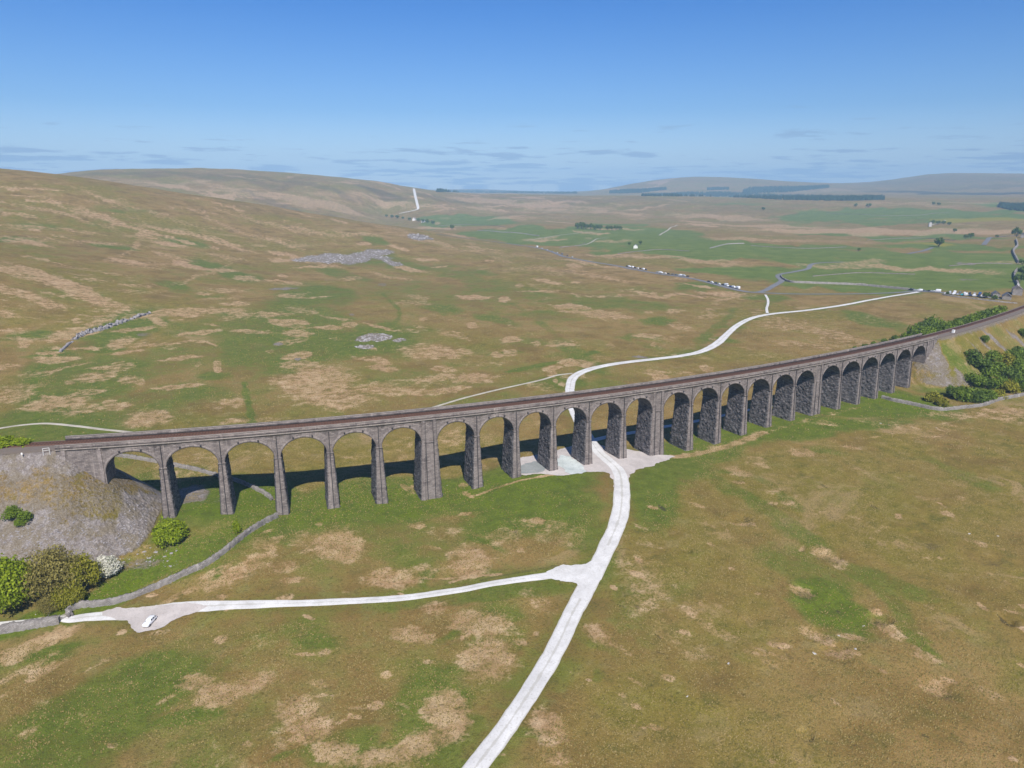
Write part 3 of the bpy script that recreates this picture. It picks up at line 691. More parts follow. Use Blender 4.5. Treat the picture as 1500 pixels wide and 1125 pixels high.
def mat_moor():
    m, t, b = new_mat('moorland')
    geo = N(t, 'ShaderNodeNewGeometry'); P = geo.outputs['Position']
    a1 = N(t, 'ShaderNodeAttribute', attribute_name='cover_a'); a2 = N(t, 'ShaderNodeAttribute', attribute_name='cover_b')
    s1 = N(t, 'ShaderNodeSeparateColor'); L(t, a1.outputs[0], s1.inputs[0])
    s2 = N(t, 'ShaderNodeSeparateColor'); L(t, a2.outputs[0], s2.inputs[0])
    g, tn, st = s1.outputs; dk, yl, fd = s2.outputs
    n_big = noise(t, P, 1 / 140, 5, .6)
    n_mid = noise(t, P, 1 / 24, 5, .62)
    n_sm = noise(t, P, 1 / 4.5, 4, .65)
    n_fine = noise(t, P, 1.3, 3, .7)
    n_gr = noise(t, P, 4.0, 2, .7)
    # olive / brown matgrass
    brown = ramp(t, n_mid, [(.30, (.178, .122, .034)), (.46, (.262, .170, .054)), (.58, (.352, .228, .088)), (.72, (.268, .186, .054))])
    olive = ramp(t, n_sm, [(.3, (.150, .138, .022)), (.55, (.238, .190, .036)), (.75, (.355, .265, .080))])
    base = mix(t, sstep(t, mth(t, 'ADD', mth(t, 'MULTIPLY', n_big, .6), mth(t, 'MULTIPLY', n_mid, .4)), .44, .59), brown, olive)
    n_mot = noise(t, P, 1 / 9, 4, .7)
    base = mix(t, mth(t, 'MULTIPLY', sstep(t, n_mot, .54, .68), .55), base, (.31, .235, .105))
    base = mix(t, mth(t, 'MULTIPLY', sstep(t, n_mot, .44, .32), .45), base, (.115, .120, .026))
    n_st = noise(t, P, 1 / 22, 7, .68, dist=.8)
    n_st2 = noise(t, P, 1 / 75, 7, .66, dist=1.0)
    sk = mth(t, 'MAXIMUM', sstep(t, n_st, .585, .65), sstep(t, n_st2, .575, .64))
    base = mix(t, mth(t, 'MULTIPLY', sk, mth(t, 'MULTIPLY', sstep(t, n_big, .40, .58), .62)), base, (.46, .315, .165))
    # green sward
    grn = ramp(t, n_sm, [(.28, (.078, .118, .012)), (.5, (.122, .162, .020)), (.72, (.20, .208, .040))])
    gm = sstep(t, mth(t, 'ADD', g, mth(t, 'MULTIPLY', mth(t, 'SUBTRACT', mth(t, 'ADD', mth(t, 'MULTIPLY', n_mid, .6), mth(t, 'MULTIPLY', n_sm, .4)), .5), 1.9)), .20, .80)
    c = mix(t, gm, base, grn)
    lm = sstep(t, mth(t, 'ADD', g, mth(t, 'MULTIPLY', mth(t, 'SUBTRACT', n_sm, .5), .9)), .78, 1.08)
    c = mix(t, mth(t, 'MULTIPLY', lm, .8), c, ramp(t, n_fine, [(.3, (.075, .135, .004)), (.7, (.155, .215, .010))]))
    # pasture far off
    fld = ramp(t, n_mid, [(.3, (.105, .150, .022)), (.6, (.150, .205, .034)), (.8, (.22, .24, .06))])
    fm = sstep(t, mth(t, 'ADD', fd, mth(t, 'MULTIPLY', mth(t, 'SUBTRACT', n_big, .5), .8)), .20, .48)
    c = mix(t, fm, c, fld)
    # straw
    straw = ramp(t, n_sm, [(.30, (.31, .180, .085)), (.5, (.51, .330, .185)), (.7, (.68, .485, .305))])
    tm = sstep(t, mth(t, 'ADD', mth(t, 'MULTIPLY', tn, .95), mth(t, 'MULTIPLY', mth(t, 'SUBTRACT', mth(t, 'ADD', mth(t, 'MULTIPLY', n_sm, .75), mth(t, 'MULTIPLY', n_fine, .45)), .6), 2.3)), .34, .92)
    c = mix(t, mth(t, 'MULTIPLY', tm, .80), c, straw)
    # scattered straw tufts everywhere
    tf = sstep(t, mth(t, 'ADD', n_fine, mth(t, 'MULTIPLY', mth(t, 'SUBTRACT', n_mid, .5), .6)), .58, .72)
    c = mix(t, mth(t, 'MULTIPLY', tf, mth(t, 'SUBTRACT', .50, mth(t, 'MULTIPLY', gm, .30))), c, (.33, .24, .10))
    df = sstep(t, n_fine, .46, .34)
    c = mix(t, mth(t, 'MULTIPLY', df, .60), c, (.085, .075, .018))
    # dark peat, heather
    dm = sstep(t, mth(t, 'ADD', dk, mth(t, 'MULTIPLY', mth(t, 'SUBTRACT', n_sm, .5), .8)), .2, .95)
    c = mix(t, mth(t, 'MULTIPLY', dm, .85), c, ramp(t, n_fine, [(.3, (.030, .026, .016)), (.7, (.070, .060, .034))]))
    ym = sstep(t, mth(t, 'ADD', yl, mth(t, 'MULTIPLY', mth(t, 'SUBTRACT', n_fine, .5), .6)), .3, .9)
    c = mix(t, mth(t, 'MULTIPLY', ym, .8), c, (.30, .25, .02))
    # stone
    vor = N(t, 'ShaderNodeTexVoronoi'); vor.inputs['Scale'].default_value = .9; L(t, P, vor.inputs['Vector'])
    vor2 = N(t, 'ShaderNodeTexVoronoi'); vor2.inputs['Scale'].default_value = 3.1; L(t, P, vor2.inputs['Vector'])
    sc = ramp(t, vor.outputs['Color'], [(.15, (.20, .172, .160)), (.5, (.27, .235, .222)), (.85, (.37, .335, .32))])
    sc = mix(t, .5, sc, ramp(t, vor2.outputs['Color'], [(.2, (.165, .142, .132)), (.5, (.26, .225, .212)), (.9, (.40, .36, .345))]))
    sc = mix(t, sstep(t, n_sm, .42, .60), sc, mix(t, .5, sc, (.17, .13, .055)))
    sm = sstep(t, mth(t, 'ADD', st, mth(t, 'MULTIPLY', mth(t, 'SUBTRACT', mth(t, 'ADD', mth(t, 'MULTIPLY', n_fine, .5), mth(t, 'MULTIPLY', n_sm, .5)), .5), 1.5)), .35, .65)
    c = mix(t, sm, c, sc)
    c = mix(t, sstep(t, n_gr, .35, .65), mix(t, .36, c, (.03, .025, .008)), c)
    L(t, c, b.inputs['Base Color'])
    h = mth(t, 'ADD', mth(t, 'ADD', mth(t, 'MULTIPLY', n_fine, .6), mth(t, 'MULTIPLY', n_gr, .3)), mth(t, 'MULTIPLY', mth(t, 'MULTIPLY', vor.outputs[0], sm), .8))
    bump(t, b, h, .8, .55)
    return m


def mat_gravel(name, c0, c1, wheel=.0, dark=(.2, .18, .15)):
    m, t, b = new_mat(name)
    geo = N(t, 'ShaderNodeNewGeometry'); P = geo.outputs['Position']
    at = N(t, 'ShaderNodeAttribute', attribute_name='across')
    n1 = noise(t, P, 1 / 5, 5, .65); n2 = noise(t, P, 2.2, 3, .7)
    c = ramp(t, n1, [(.3, c0), (.65, c1)])
    c = mix(t, sstep(t, n2, .5, .72), c, mix(t, .5, c, dark))
    if wheel:
        ab = mth(t, 'ABSOLUTE', at.outputs['Fac'])
        mid = sstep(t, mth(t, 'ADD', ab, mth(t, 'MULTIPLY', mth(t, 'SUBTRACT', n1, .5), .5)), .16, .05)
        edge = sstep(t, mth(t, 'ADD', ab, mth(t, 'MULTIPLY', mth(t, 'SUBTRACT', n1, .5), .6)), .78, 1.02)
        c = mix(t, mth(t, 'MULTIPLY', mid, wheel), c, dark)
        c = mix(t, mth(t, 'MULTIPLY', edge, .75), c, dark)
    L(t, c, b.inputs['Base Color'])
    bump(t, b, n2, .5, .08)
    return m


def mat_plain(name, col, rough=.6, spec=.3, metal=0, var=.12, scale=3.0):
    m, t, b = new_mat(name)
    tcn = N(t, 'ShaderNodeTexCoord')
    n = noise(t, tcn.outputs['Object'], scale, 3, .6)
    c = mix(t, n, tuple(v * (1 - var) for v in col), tuple(min(1, v * (1 + var)) for v in col))
    L(t, c, b.inputs['Base Color'])
    b.inputs['Roughness'].default_value = rough
    b.inputs['Specular IOR Level'].default_value = spec
    b.inputs['Metallic'].default_value = metal
    return m


def mat_stone(name, light, dark, mortar, bw=1.0, rh=.42, bstr=.6, bdist=.12, var=1.0):
    m, t, b = new_mat(name)
    uv = N(t, 'ShaderNodeUVMap'); uv.uv_map = 'UVMap'
    br = t.nodes.new('ShaderNodeTexBrick')
    br.inputs['Scale'].default_value = 1.0
    br.inputs['Brick Width'].default_value = bw
    br.inputs['Row Height'].default_value = rh
    br.inputs['Mortar Size'].default_value = .035
    br.inputs['Mortar Smooth'].default_value = .4
    br.inputs['Bias'].default_value = 0
    br.inputs['Color1'].default_value = (*dark, 1); br.inputs['Color2'].default_value = (*light, 1); br.inputs['Mortar'].default_value = (*mortar, 1)
    L(t, uv.outputs[0], br.inputs['Vector'])
    geo = N(t, 'ShaderNodeNewGeometry'); P = geo.outputs['Position']
    n1 = noise(t, P, .35, 5, .6); n2 = noise(t, P, 2.4, 4, .7)
    # weather streaks run down the face
    mp = N(t, 'ShaderNodeMapping'); mp.inputs['Scale'].default_value = (1.1, 1.1, .09); L(t, P, mp.inputs[0])
    n3 = noise(t, mp.outputs[0], 1.0, 4, .6)
    c = mix(t, mth(t, 'MULTIPLY', sstep(t, n1, .35, .7), .6 * var), br.outputs[0], light)
    c = mix(t, mth(t, 'MULTIPLY', sstep(t, n2, .48, .66), .55 * var), c, dark)
    c = mix(t, mth(t, 'MULTIPLY', sstep(t, n3, .56, .72), .45 * var), c, tuple(v * .5 for v in dark))
    c = mix(t, mth(t, 'MULTIPLY', sstep(t, noise(t, mp.outputs[0], .6, 3, .5, dist=.4), .62, .74), .5 * var), c, tuple(min(1, v * 1.5) for v in light))
    L(t, c, b.inputs['Base Color'])
    h = mth(t, 'ADD', mth(t, 'MULTIPLY', mth(t, 'SUBTRACT', 1, br.outputs['Fac']), .6), mth(t, 'MULTIPLY', n2, .8))
    bump(t, b, h, bstr, bdist)
    return m


def mat_leaf(name, c0, c1, c2, trans=.25):
    m, t, b = new_mat(name)
    geo = N(t, 'ShaderNodeNewGeometry')
    tcn = N(t, 'ShaderNodeTexCoord')
    n = noise(t, tcn.outputs['Object'], .55, 3, .6)
    f = mth(t, 'ADD', mth(t, 'MULTIPLY', geo.outputs['Random Per Island'], .55), mth(t, 'MULTIPLY', n, .5))
    c = ramp(t, f, [(.15, c0), (.5, c1), (.9, c2)])
    L(t, c, b.inputs['Base Color'])
    b.inputs['Roughness'].default_value = .6
    tr = t.nodes.new('ShaderNodeBsdfTranslucent'); L(t, c, tr.inputs[0])
    mx = t.nodes.new('ShaderNodeMixShader'); mx.inputs[0].default_value = trans
    out = t.nodes['Material Output']
    L(t, b.outputs[0], mx.inputs[1]); L(t, tr.outputs[0], mx.inputs[2]); L(t, mx.outputs[0], out.inputs[0])
    return m


M = {}
M['moor'] = mat_moor()
M['G'] = mat_gravel('white_gravel', (.54, .53, .52), (.72, .71, .70), wheel=.5, dark=(.38, .36, .31))
M['P'] = mat_gravel('path_stone', (.36, .33, .27), (.52, .48, .41), wheel=0, dark=(.25, .22, .15))
M['B'] = mat_gravel('pink_gravel', (.42, .38, .36), (.56, .51, .485), wheel=0, dark=(.30, .27, .25))
M['W'] = mat_gravel('pale_rubble', (.40, .44, .43), (.62, .66, .64), wheel=0, dark=(.27, .31, .30))
M['D'] = mat_gravel('wet_gravel', (.22, .24, .24), (.32, .33, .32), wheel=0, dark=(.18, .17, .15))
M['A'] = mat_gravel('asphalt', (.145, .15, .165), (.215, .215, .225), wheel=0, dark=(.12, .12, .13))
M['stone'] = mat_stone('viaduct_stone', (.285, .245, .225), (.130, .110, .104), (.06, .05, .048), bw=1.1, rh=.45, bstr=.5, bdist=.10)
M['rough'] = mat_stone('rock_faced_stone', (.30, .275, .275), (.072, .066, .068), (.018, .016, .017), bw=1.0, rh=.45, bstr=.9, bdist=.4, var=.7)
M['pale_stone'] = mat_stone('parapet_stone', (.33, .29, .255), (.21, .18, .16), (.10, .085, .078), bw=1.3, rh=.5, bstr=.4, bdist=.06, var=.8)
M['wallstone'] = mat_stone('drystone', (.40, .37, .345), (.24, .215, .20), (.08, .07, .065), bw=.5, rh=.2, bstr=.9, bdist=.12)
M['lime'] = mat_plain('limestone', (.30, .28, .285), .9, .1, var=.35, scale=.8)
M['lime2'] = mat_plain('pavement_limestone', (.40, .38, .385), .9, .1, var=.25, scale=.8)
M['palestone'] = mat_plain('pale_boulder', (.50, .48, .47), .9, .1, var=.2)
M['ballast'] = mat_plain('grey_ballast', (.175, .145, .125), .95, .1, var=.35, scale=5)
M['rust_ballast'] = mat_plain('rusty_ballast', (.165, .092, .066), .95, .1, var=.35, scale=5)
M['rail'] = mat_plain('rail_steel', (.16, .085, .06), .5, .4, .4)
M['sleeper'] = mat_plain('sleeper_timber', (.10, .06, .05), .9, .1)
M['iron'] = mat_plain('cast_iron', (.045, .042, .045), .6, .3)
M['leaf_bright'] = mat_leaf('leaf_bright', (.12, .175, .006), (.22, .29, .012), (.36, .42, .03))
M['leaf_green'] = mat_leaf('leaf_green', (.085, .140, .014), (.145, .215, .022), (.23, .30, .04))
M['leaf_dark'] = mat_leaf('leaf_dark', (.055, .098, .014), (.095, .150, .022), (.15, .21, .035))
M['leaf_olive'] = mat_leaf('leaf_olive', (.15, .155, .012), (.25, .245, .022), (.38, .35, .05))
M['leaf_budding'] = mat_leaf('leaf_budding', (.15, .125, .035), (.25, .215, .055), (.36, .31, .11))
M['blossom'] = mat_leaf('blossom', (.26, .28, .16), (.62, .60, .50), (.80, .78, .70), .15)
M['bark'] = mat_plain('bark', (.13, .105, .085), .9, .1, var=.3)
M['conifer'] = mat_leaf('conifer_needles', (.010, .026, .016), (.018, .040, .024), (.03, .06, .03), .05)
M['slate'] = mat_plain('roof_slate', (.14, .14, .155), .7, .3, var=.3)
M['pinkslate'] = mat_plain('roof_stone_slate', (.27, .215, .20), .8, .2, var=.25)
M['white'] = mat_plain('white_render', (.74, .73, .70), .8, .2, var=.05)
M['glass'] = mat_plain('dark_glass', (.018, .024, .034), .12, .6, var=.1)
M['tyre'] = mat_plain('tyre_rubber', (.02, .02, .021), .8, .2)
M['rim'] = mat_plain('wheel_rim', (.42, .42, .44), .35, .5, .7)
M['lamp'] = mat_plain('lamp_glass', (.75, .76, .78), .2, .5)
M['redlamp'] = mat_plain('red_lamp', (.35, .01, .01), .3, .5)
M['timber'] = mat_plain('grey_timber', (.42, .38, .33), .8, .2)
M['signwhite'] = mat_plain('sign_white', (.80, .80, .79), .5, .3, var=.03)
PAINTS = {'white': (.78, .79, .82), 'silver': (.42, .44, .47), 'black': (.02, .021, .025), 'blue': (.025, .07, .24), 'red': (.35, .02, .02), 'grey': (.13, .14, .155), 'teal': (.03, .36, .42), 'navy': (.012, .02, .075)}
for k_, v_ in PAINTS.items():
    mm = mat_plain(k_ + '_paint', v_, .25, .5, var=.02)
    mm.node_tree.nodes['Principled BSDF'].inputs['Coat Weight'].default_value = .5
    M['paint_' + k_] = mm


# ------------------------------------------------------------------ object helpers
class MB:
    def __init__(s):
        s.v = []; s.f = []; s.uv = []; s.n = 0; s.att = []

    def grid(s, P, U=None, V=None, flip=False, att=None):
        """P: nu x nv x 3 lattice of points"""
        P = np.asarray(P, float); nu, nv = P.shape[:2]
        idx = np.arange(nu * nv).reshape(nu, nv) + s.n
        s.v.append(P.reshape(-1, 3))
        a = idx[:-1, :-1].ravel(); b = idx[1:, :-1].ravel(); c = idx[1:, 1:].ravel(); d = idx[:-1, 1:].ravel()
        f = np.stack([a, d, c, b] if flip else [a, b, c, d], 1)
        s.f.append(f)
        if U is None:
            U, V = np.meshgrid(np.arange(nu), np.arange(nv), indexing='ij')
        s.uv.append(np.stack([np.asarray(U, float).ravel(), np.asarray(V, float).ravel()], 1))
        s.att.append(np.zeros(nu * nv) if att is None else np.asarray(att, float).ravel())
        s.n += nu * nv
        return s

    def quads(s, V, F, UV=None, att=None):
        V = np.asarray(V, float)
        s.v.append(V); s.f.append(np.asarray(F, int) + s.n)
        s.uv.append(np.zeros((len(V), 2)) if UV is None else np.asarray(UV, float))
        s.att.append(np.zeros(len(V)) if att is None else np.asarray(att, float))
        s.n += len(V)
        return s

    def box(s, x0, x1, y0, y1, z0, z1, M3=None):
        c = np.array([[x, y, z] for x in (x0, x1) for y in (y0, y1) for z in (z0, z1)], float)
        F = [(0, 1, 3, 2), (4, 6, 7, 5), (0, 4, 5, 1), (2, 3, 7, 6), (0, 2, 6, 4), (1, 5, 7, 3)]
        V = []; FF = []; UV = []
        for f in F:
            k = len(V); pts = c[list(f)]
            V += list(pts)
            dx, dy, dz = np.ptp(pts, axis=0)
            for p in pts:
                UV.append((p[0] + p[1], p[2]) if dz > 1e-6 else (p[0], p[1]))
            FF.append((k, k + 1, k + 2, k + 3))
        V = np.array(V)
        if M3 is not None:
            V = V @ np.array(M3)[:3, :3].T + np.array(M3)[:3, 3] if len(np.array(M3)) == 4 else V @ np.array(M3).T
        return s.quads(V, FF, UV)

    def tube(s, pts, rads, seg=8, cap=True):
        pts = [Vector(p) for p in pts]
        rings = []
        for i, p in enumerate(pts):
            d = (pts[min(i + 1, len(pts) - 1)] - pts[max(i - 1, 0)]).normalized()
            a = d.orthogonal().normalized(); b = d.cross(a)
            rings.append([tuple(p + (a * math.cos(2 * math.pi * k / seg) + b * math.sin(2 * math.pi * k / seg)) * rads[i]) for k in range(seg + 1)])
        s.grid(np.array(rings))
        return s

    def build(s, name, mat, parent=None, smooth=False, loc=None):
        V = np.concatenate(s.v); 
        if loc is not None:
            V = V - np.array(loc)
        me = bpy.data.meshes.new(name)
        quads = [f for f in s.f if f.shape[1] == 4]; tris = [f for f in s.f if f.shape[1] == 3]
        me.vertices.add(len(V)); me.vertices.foreach_set('co', V.astype(np.float32).ravel())
        fl = []; st = []; tot = []
        k = 0
        for q in s.f:
            fl.append(q.ravel()); n = q.shape[1]
            st.append(k + np.arange(len(q)) * n); tot.append(np.full(len(q), n)); k += q.size
        fl = np.concatenate(fl).astype(np.int32)
        me.loops.add(len(fl)); me.loops.foreach_set('vertex_index', fl)
        me.polygons.add(sum(len(q) for q in s.f))
        me.polygons.foreach_set('loop_start', np.concatenate(st).astype(np.int32))
        me.polygons.foreach_set('loop_total', np.concatenate(tot).astype(np.int32))
        if smooth:
            me.polygons.foreach_set('use_smooth', np.ones(len(me.polygons), bool))
        UV = np.concatenate(s.uv)
        ul = me.uv_layers.new(name='UVMap'); ul.data.foreach_set('uv', UV[fl].astype(np.float32).ravel())
        at = np.concatenate(s.att)
        if np.any(at):
            a = me.attributes.new('across', 'FLOAT', 'POINT'); a.data.foreach_set('value', at.astype(np.float32))
        me.materials.append(M[mat] if isinstance(mat, str) else mat)
        me.update(calc_edges=True); me.validate()
        o = bpy.data.objects.new(name, me); COL.objects.link(o)
        if parent is not None:
            o.parent = parent
        elif loc is not None:
            o.location = loc
        return o


def tag(o, label=None, cat=None, group=None, kind=None):
    if label: o['label'] = label
    if cat: o['category'] = cat
    if group: o['group'] = group
    if kind: o['kind'] = kind
    return o


def empty(name, loc=(0, 0, 0), rz=0.0, label=None, cat=None, group=None):
    o = bpy.data.objects.new(name, None); COL.objects.link(o)
    o.location = loc; o.rotation_euler = (0, 0, rz); o.empty_display_size = .5
    return tag(o, label, cat, group)


def copy_tree(o, parent=None):
    c = o.copy(); COL.objects.link(c); c.parent = parent
    for ch in list(o.children):
        copy_tree(ch, c)
    return c


# ------------------------------------------------------------------ the land
def build_land():
    nF = len(azf)
    V = np.stack([GX, GY, GZ], -1).reshape(-1, 3)
    centre = np.array([[CAM[0], CAM[1], float(GZ[:, 0].mean())]])
    idx = np.arange(na * nr).reshape(na, nr)
    idn = np.roll(idx, -1, 0)
    q = np.stack([idx[:, :-1].ravel(), idx[:, 1:].ravel(), idn[:, 1:].ravel(), idn[:, :-1].ravel()], 1)
    tr = np.stack([np.full(na, na * nr), idx[:, 0], idn[:, 0]], 1)
    me = bpy.data.meshes.new('moorland_ground')
    VV = np.concatenate([V, centre]).astype(np.float32)
    me.vertices.add(len(VV)); me.vertices.foreach_set('co', VV.ravel())
    fl = np.concatenate([q.ravel(), tr.ravel()]).astype(np.int32)
    me.loops.add(len(fl)); me.loops.foreach_set('vertex_index', fl)
    me.polygons.add(len(q) + len(tr))
    me.polygons.foreach_set('loop_start', np.concatenate([np.arange(len(q)) * 4, len(q) * 4 + np.arange(len(tr)) * 3]).astype(np.int32))
    me.polygons.foreach_set('loop_total', np.concatenate([np.full(len(q), 4), np.full(len(tr), 3)]).astype(np.int32))
    me.polygons.foreach_set('use_smooth', np.ones(len(me.polygons), bool))
    for nm, chs in (('cover_a', (GREEN, TAN, STONE)), ('cover_b', (DARK, YEL, FIELD))):
        a = me.attributes.new(nm, 'FLOAT_COLOR', 'POINT')
        d = np.ones((len(VV), 4), np.float32); d[-1, :3] = 0
        for k, c_ in enumerate(chs):
            d[:-1, k] = np.clip(c_, 0, 1).ravel()
        a.data.foreach_set('color', d.ravel())
    me.materials.append(M['moor'])
    me.update(calc_edges=True)
    o = bpy.data.objects.new('moorland_ground', me); COL.objects.link(o)
    tag(o, kind='structure')


build_land()


def zoff(r):
    return 0.05 + 0.00035 * max(r - 150, 0)


def ribbon(name, mat, pts, nv=7, lift=0.0):
    W3 = [ground(*p) for p, _ in pts]
    r = dist_of(W3[len(W3) // 2])
    P = smooth_poly(W3, max(1.0, r / 220))
    # width along
    seg = np.concatenate([[0], np.cumsum([np.linalg.norm(W3[i + 1][:2] - W3[i][:2]) for i in range(len(W3) - 1)])])
    al = np.concatenate([[0], np.cumsum(np.linalg.norm(np.diff(P, axis=0), axis=1))])
    w = np.interp(al * seg[-1] / al[-1], seg, [w_ for _, w_ in pts])
    T = np.gradient(P, axis=0); T /= np.linalg.norm(T, axis=1)[:, None] + 1e-9
    Nn = np.stack([-T[:, 1], T[:, 0]], 1)
    k = np.linspace(-1, 1, nv)
    jl = 1 + 0.18 * fbm(al, al * 0 + 3.3, 3, 3, 5); jr = 1 + 0.18 * fbm(al, al * 0 + 9.3, 3, 3, 6)
    off = np.where(k[None, :] < 0, k[None, :] * jl[:, None], k[None, :] * jr[:, None]) * (w / 2)[:, None]
    X = P[:, None, 0] + Nn[:, None, 0] * off; Y = P[:, None, 1] + Nn[:, None, 1] * off
    rr = np.hypot(X - CAM[0], Y - CAM[1])
    Z = sample(X, Y) + 0.06 + lift + 0.0004 * np.maximum(rr - 150, 0) - 0.10 * (np.abs(k)[None, :] > .99)
    mb = MB().grid(np.stack([X, Y, Z], -1), np.repeat(al[:, None], nv, 1), off, att=np.repeat(k[None, :], len(P), 0) + 1e-6)
    o = mb.build(name, mat, smooth=True)
    tag(o, kind='structure')
    return o


def apron(name, mat, lvl, pts):
    W3 = [ground(*p) for p in pts]
    P = smooth_poly(W3 + [W3[0]], .45)[:-1]
    P = P + np.stack([fbm(P[:, 0], P[:, 1], 3.5, 4, 3), fbm(P[:, 0], P[:, 1], 3.5, 4, 4)], 1) * 3.0
    x0, y0 = P.min(0); x1, y1 = P.max(0)
    gx, gy = np.meshgrid(np.arange(x0, x1, 1.1), np.arange(y0, y1, 1.1))
    vs = [Vector(p) for p in P] + [Vector((a, b)) for a, b in zip(gx.ravel(), gy.ravel())]
    res = geometry.delaunay_2d_cdt(vs, [], [list(range(len(P)))], 1, 1e-4)
    V = np.array([(v.x, v.y) for v in res[0]])
    z = sample(V[:, 0], V[:, 1]) + 0.075 + 0.035 * lvl + 0.0004 * np.maximum(np.hypot(V[:, 0] - CAM[0], V[:, 1] - CAM[1]) - 150, 0)
    F = np.array([f for f in res[2] if len(f) == 3])
    mb = MB().quads(np.c_[V, z], F, att=np.full(len(V), .45))
    o = mb.build(name, mat, smooth=True)
    tag(o, kind='structure')
    return o


for i_, (nm_, k_, pts_) in enumerate(TRACKS):
    ribbon(nm_, k_, pts_, lift=0.035 if i_ == 0 else 0.004 * i_)
for i_, (nm_, k_, lv_, pts_) in enumerate(APRONS):
    apron(nm_, k_, {0: -1.2, 1: 1.4, 2: .6}[lv_], pts_)


# ------------------------------------------------------------------ the viaduct
VIA = empty('railway_viaduct', vp(0, -4.2, 0), 0, 'long grey stone railway viaduct of twenty four arches curving across the moor', 'viaduct')
VL = tuple(VIA.location)


def vbuild(mb, name, mat, parent=None, smooth=False, label=None):
    o = mb.build(name, mat, None, smooth)
    me = o.data
    co = np.empty(len(me.vertices) * 3, np.float32); me.vertices.foreach_get('co', co)
    co = co.reshape(-1, 3) - np.array(VL, np.float32); me.vertices.foreach_set('co', co.ravel())
    bm = bmesh.new(); bm.from_mesh(me); bmesh.ops.remove_doubles(bm, verts=bm.verts, dist=0.003); bm.to_mesh(me); bm.free()
    me.update()
    o.parent = parent or VIA
    if label: o['label'] = label
    return o


def VP(s, t, z):
    s = np.asarray(s, float); t = np.asarray(t, float); z = np.asarray(z, float)
    s, t, z = np.broadcast_arrays(s, t, z)
    x = np.interp(s, _t, _cx); y = np.interp(s, _t, _cy); h = np.interp(s, _t, _th)
    return np.stack([x + t * np.sin(h), y - t * np.cos(h), z], -1)


def face(mb, sg, t, z0, z1, nz, jit=0.0, outward=1, sd=0, flip=False):
    """vertical face along s at offset t; z0,z1 arrays over sg"""
    k = np.linspace(0, 1, nz)
    S = np.repeat(np.asarray(sg, float)[:, None], nz, 1)
    Z = np.asarray(z0)[:, None] * (1 - k) + np.asarray(z1)[:, None] * k
    Tt = np.full(S.shape, float(t))
    if jit:
        J = np.random.RandomState(sd).rand(*S.shape); J[:, -1] = 0; J[0] = 0; J[-1] = 0
        Tt = Tt + outward * jit * J
    mb.grid(VP(S, Tt, Z), S, Z, flip=flip)


def sbox(mb, s0, s1, t0, t1, z0, z1, ns=2, zg=True):
    """block following the curve; z relative to the string course when zg"""
    sg = np.linspace(s0, s1, ns)
    a = vz(sg) if zg else 0 * sg
    for (ta, tb, za, zb, fl) in ((t1, t1, z0, z1, False), (t0, t0, z0, z1, True), (t1, t0, z1, z1, False), (t0, t1, z0, z0, False)):
        k = np.array([0, 1.0])
        S = np.repeat(sg[:, None], 2, 1); Tt = ta + (tb - ta) * k + 0 * S; Z = (za + (zb - za) * k) + a[:, None]
        mb.grid(VP(S, Tt, Z), S, Z if za != zb else Tt, flip=fl)
    for s_, fl in ((s0, True), (s1, False)):
        Tt, Zz = np.meshgrid([t0, t1], [z0, z1], indexing='ij')
        Z = Zz + (vz(s_) if zg else 0)
        mb.grid(VP(np.full(Tt.shape, s_), Tt, Z), Tt, Z, flip=fl)


PW, KW = 1.83, 5.4
SPR = 7.9        # springing below the string course
CRN = 1.75       # crown below the string course


def hw(i):
    return (KW if i in KING else PW) / 2


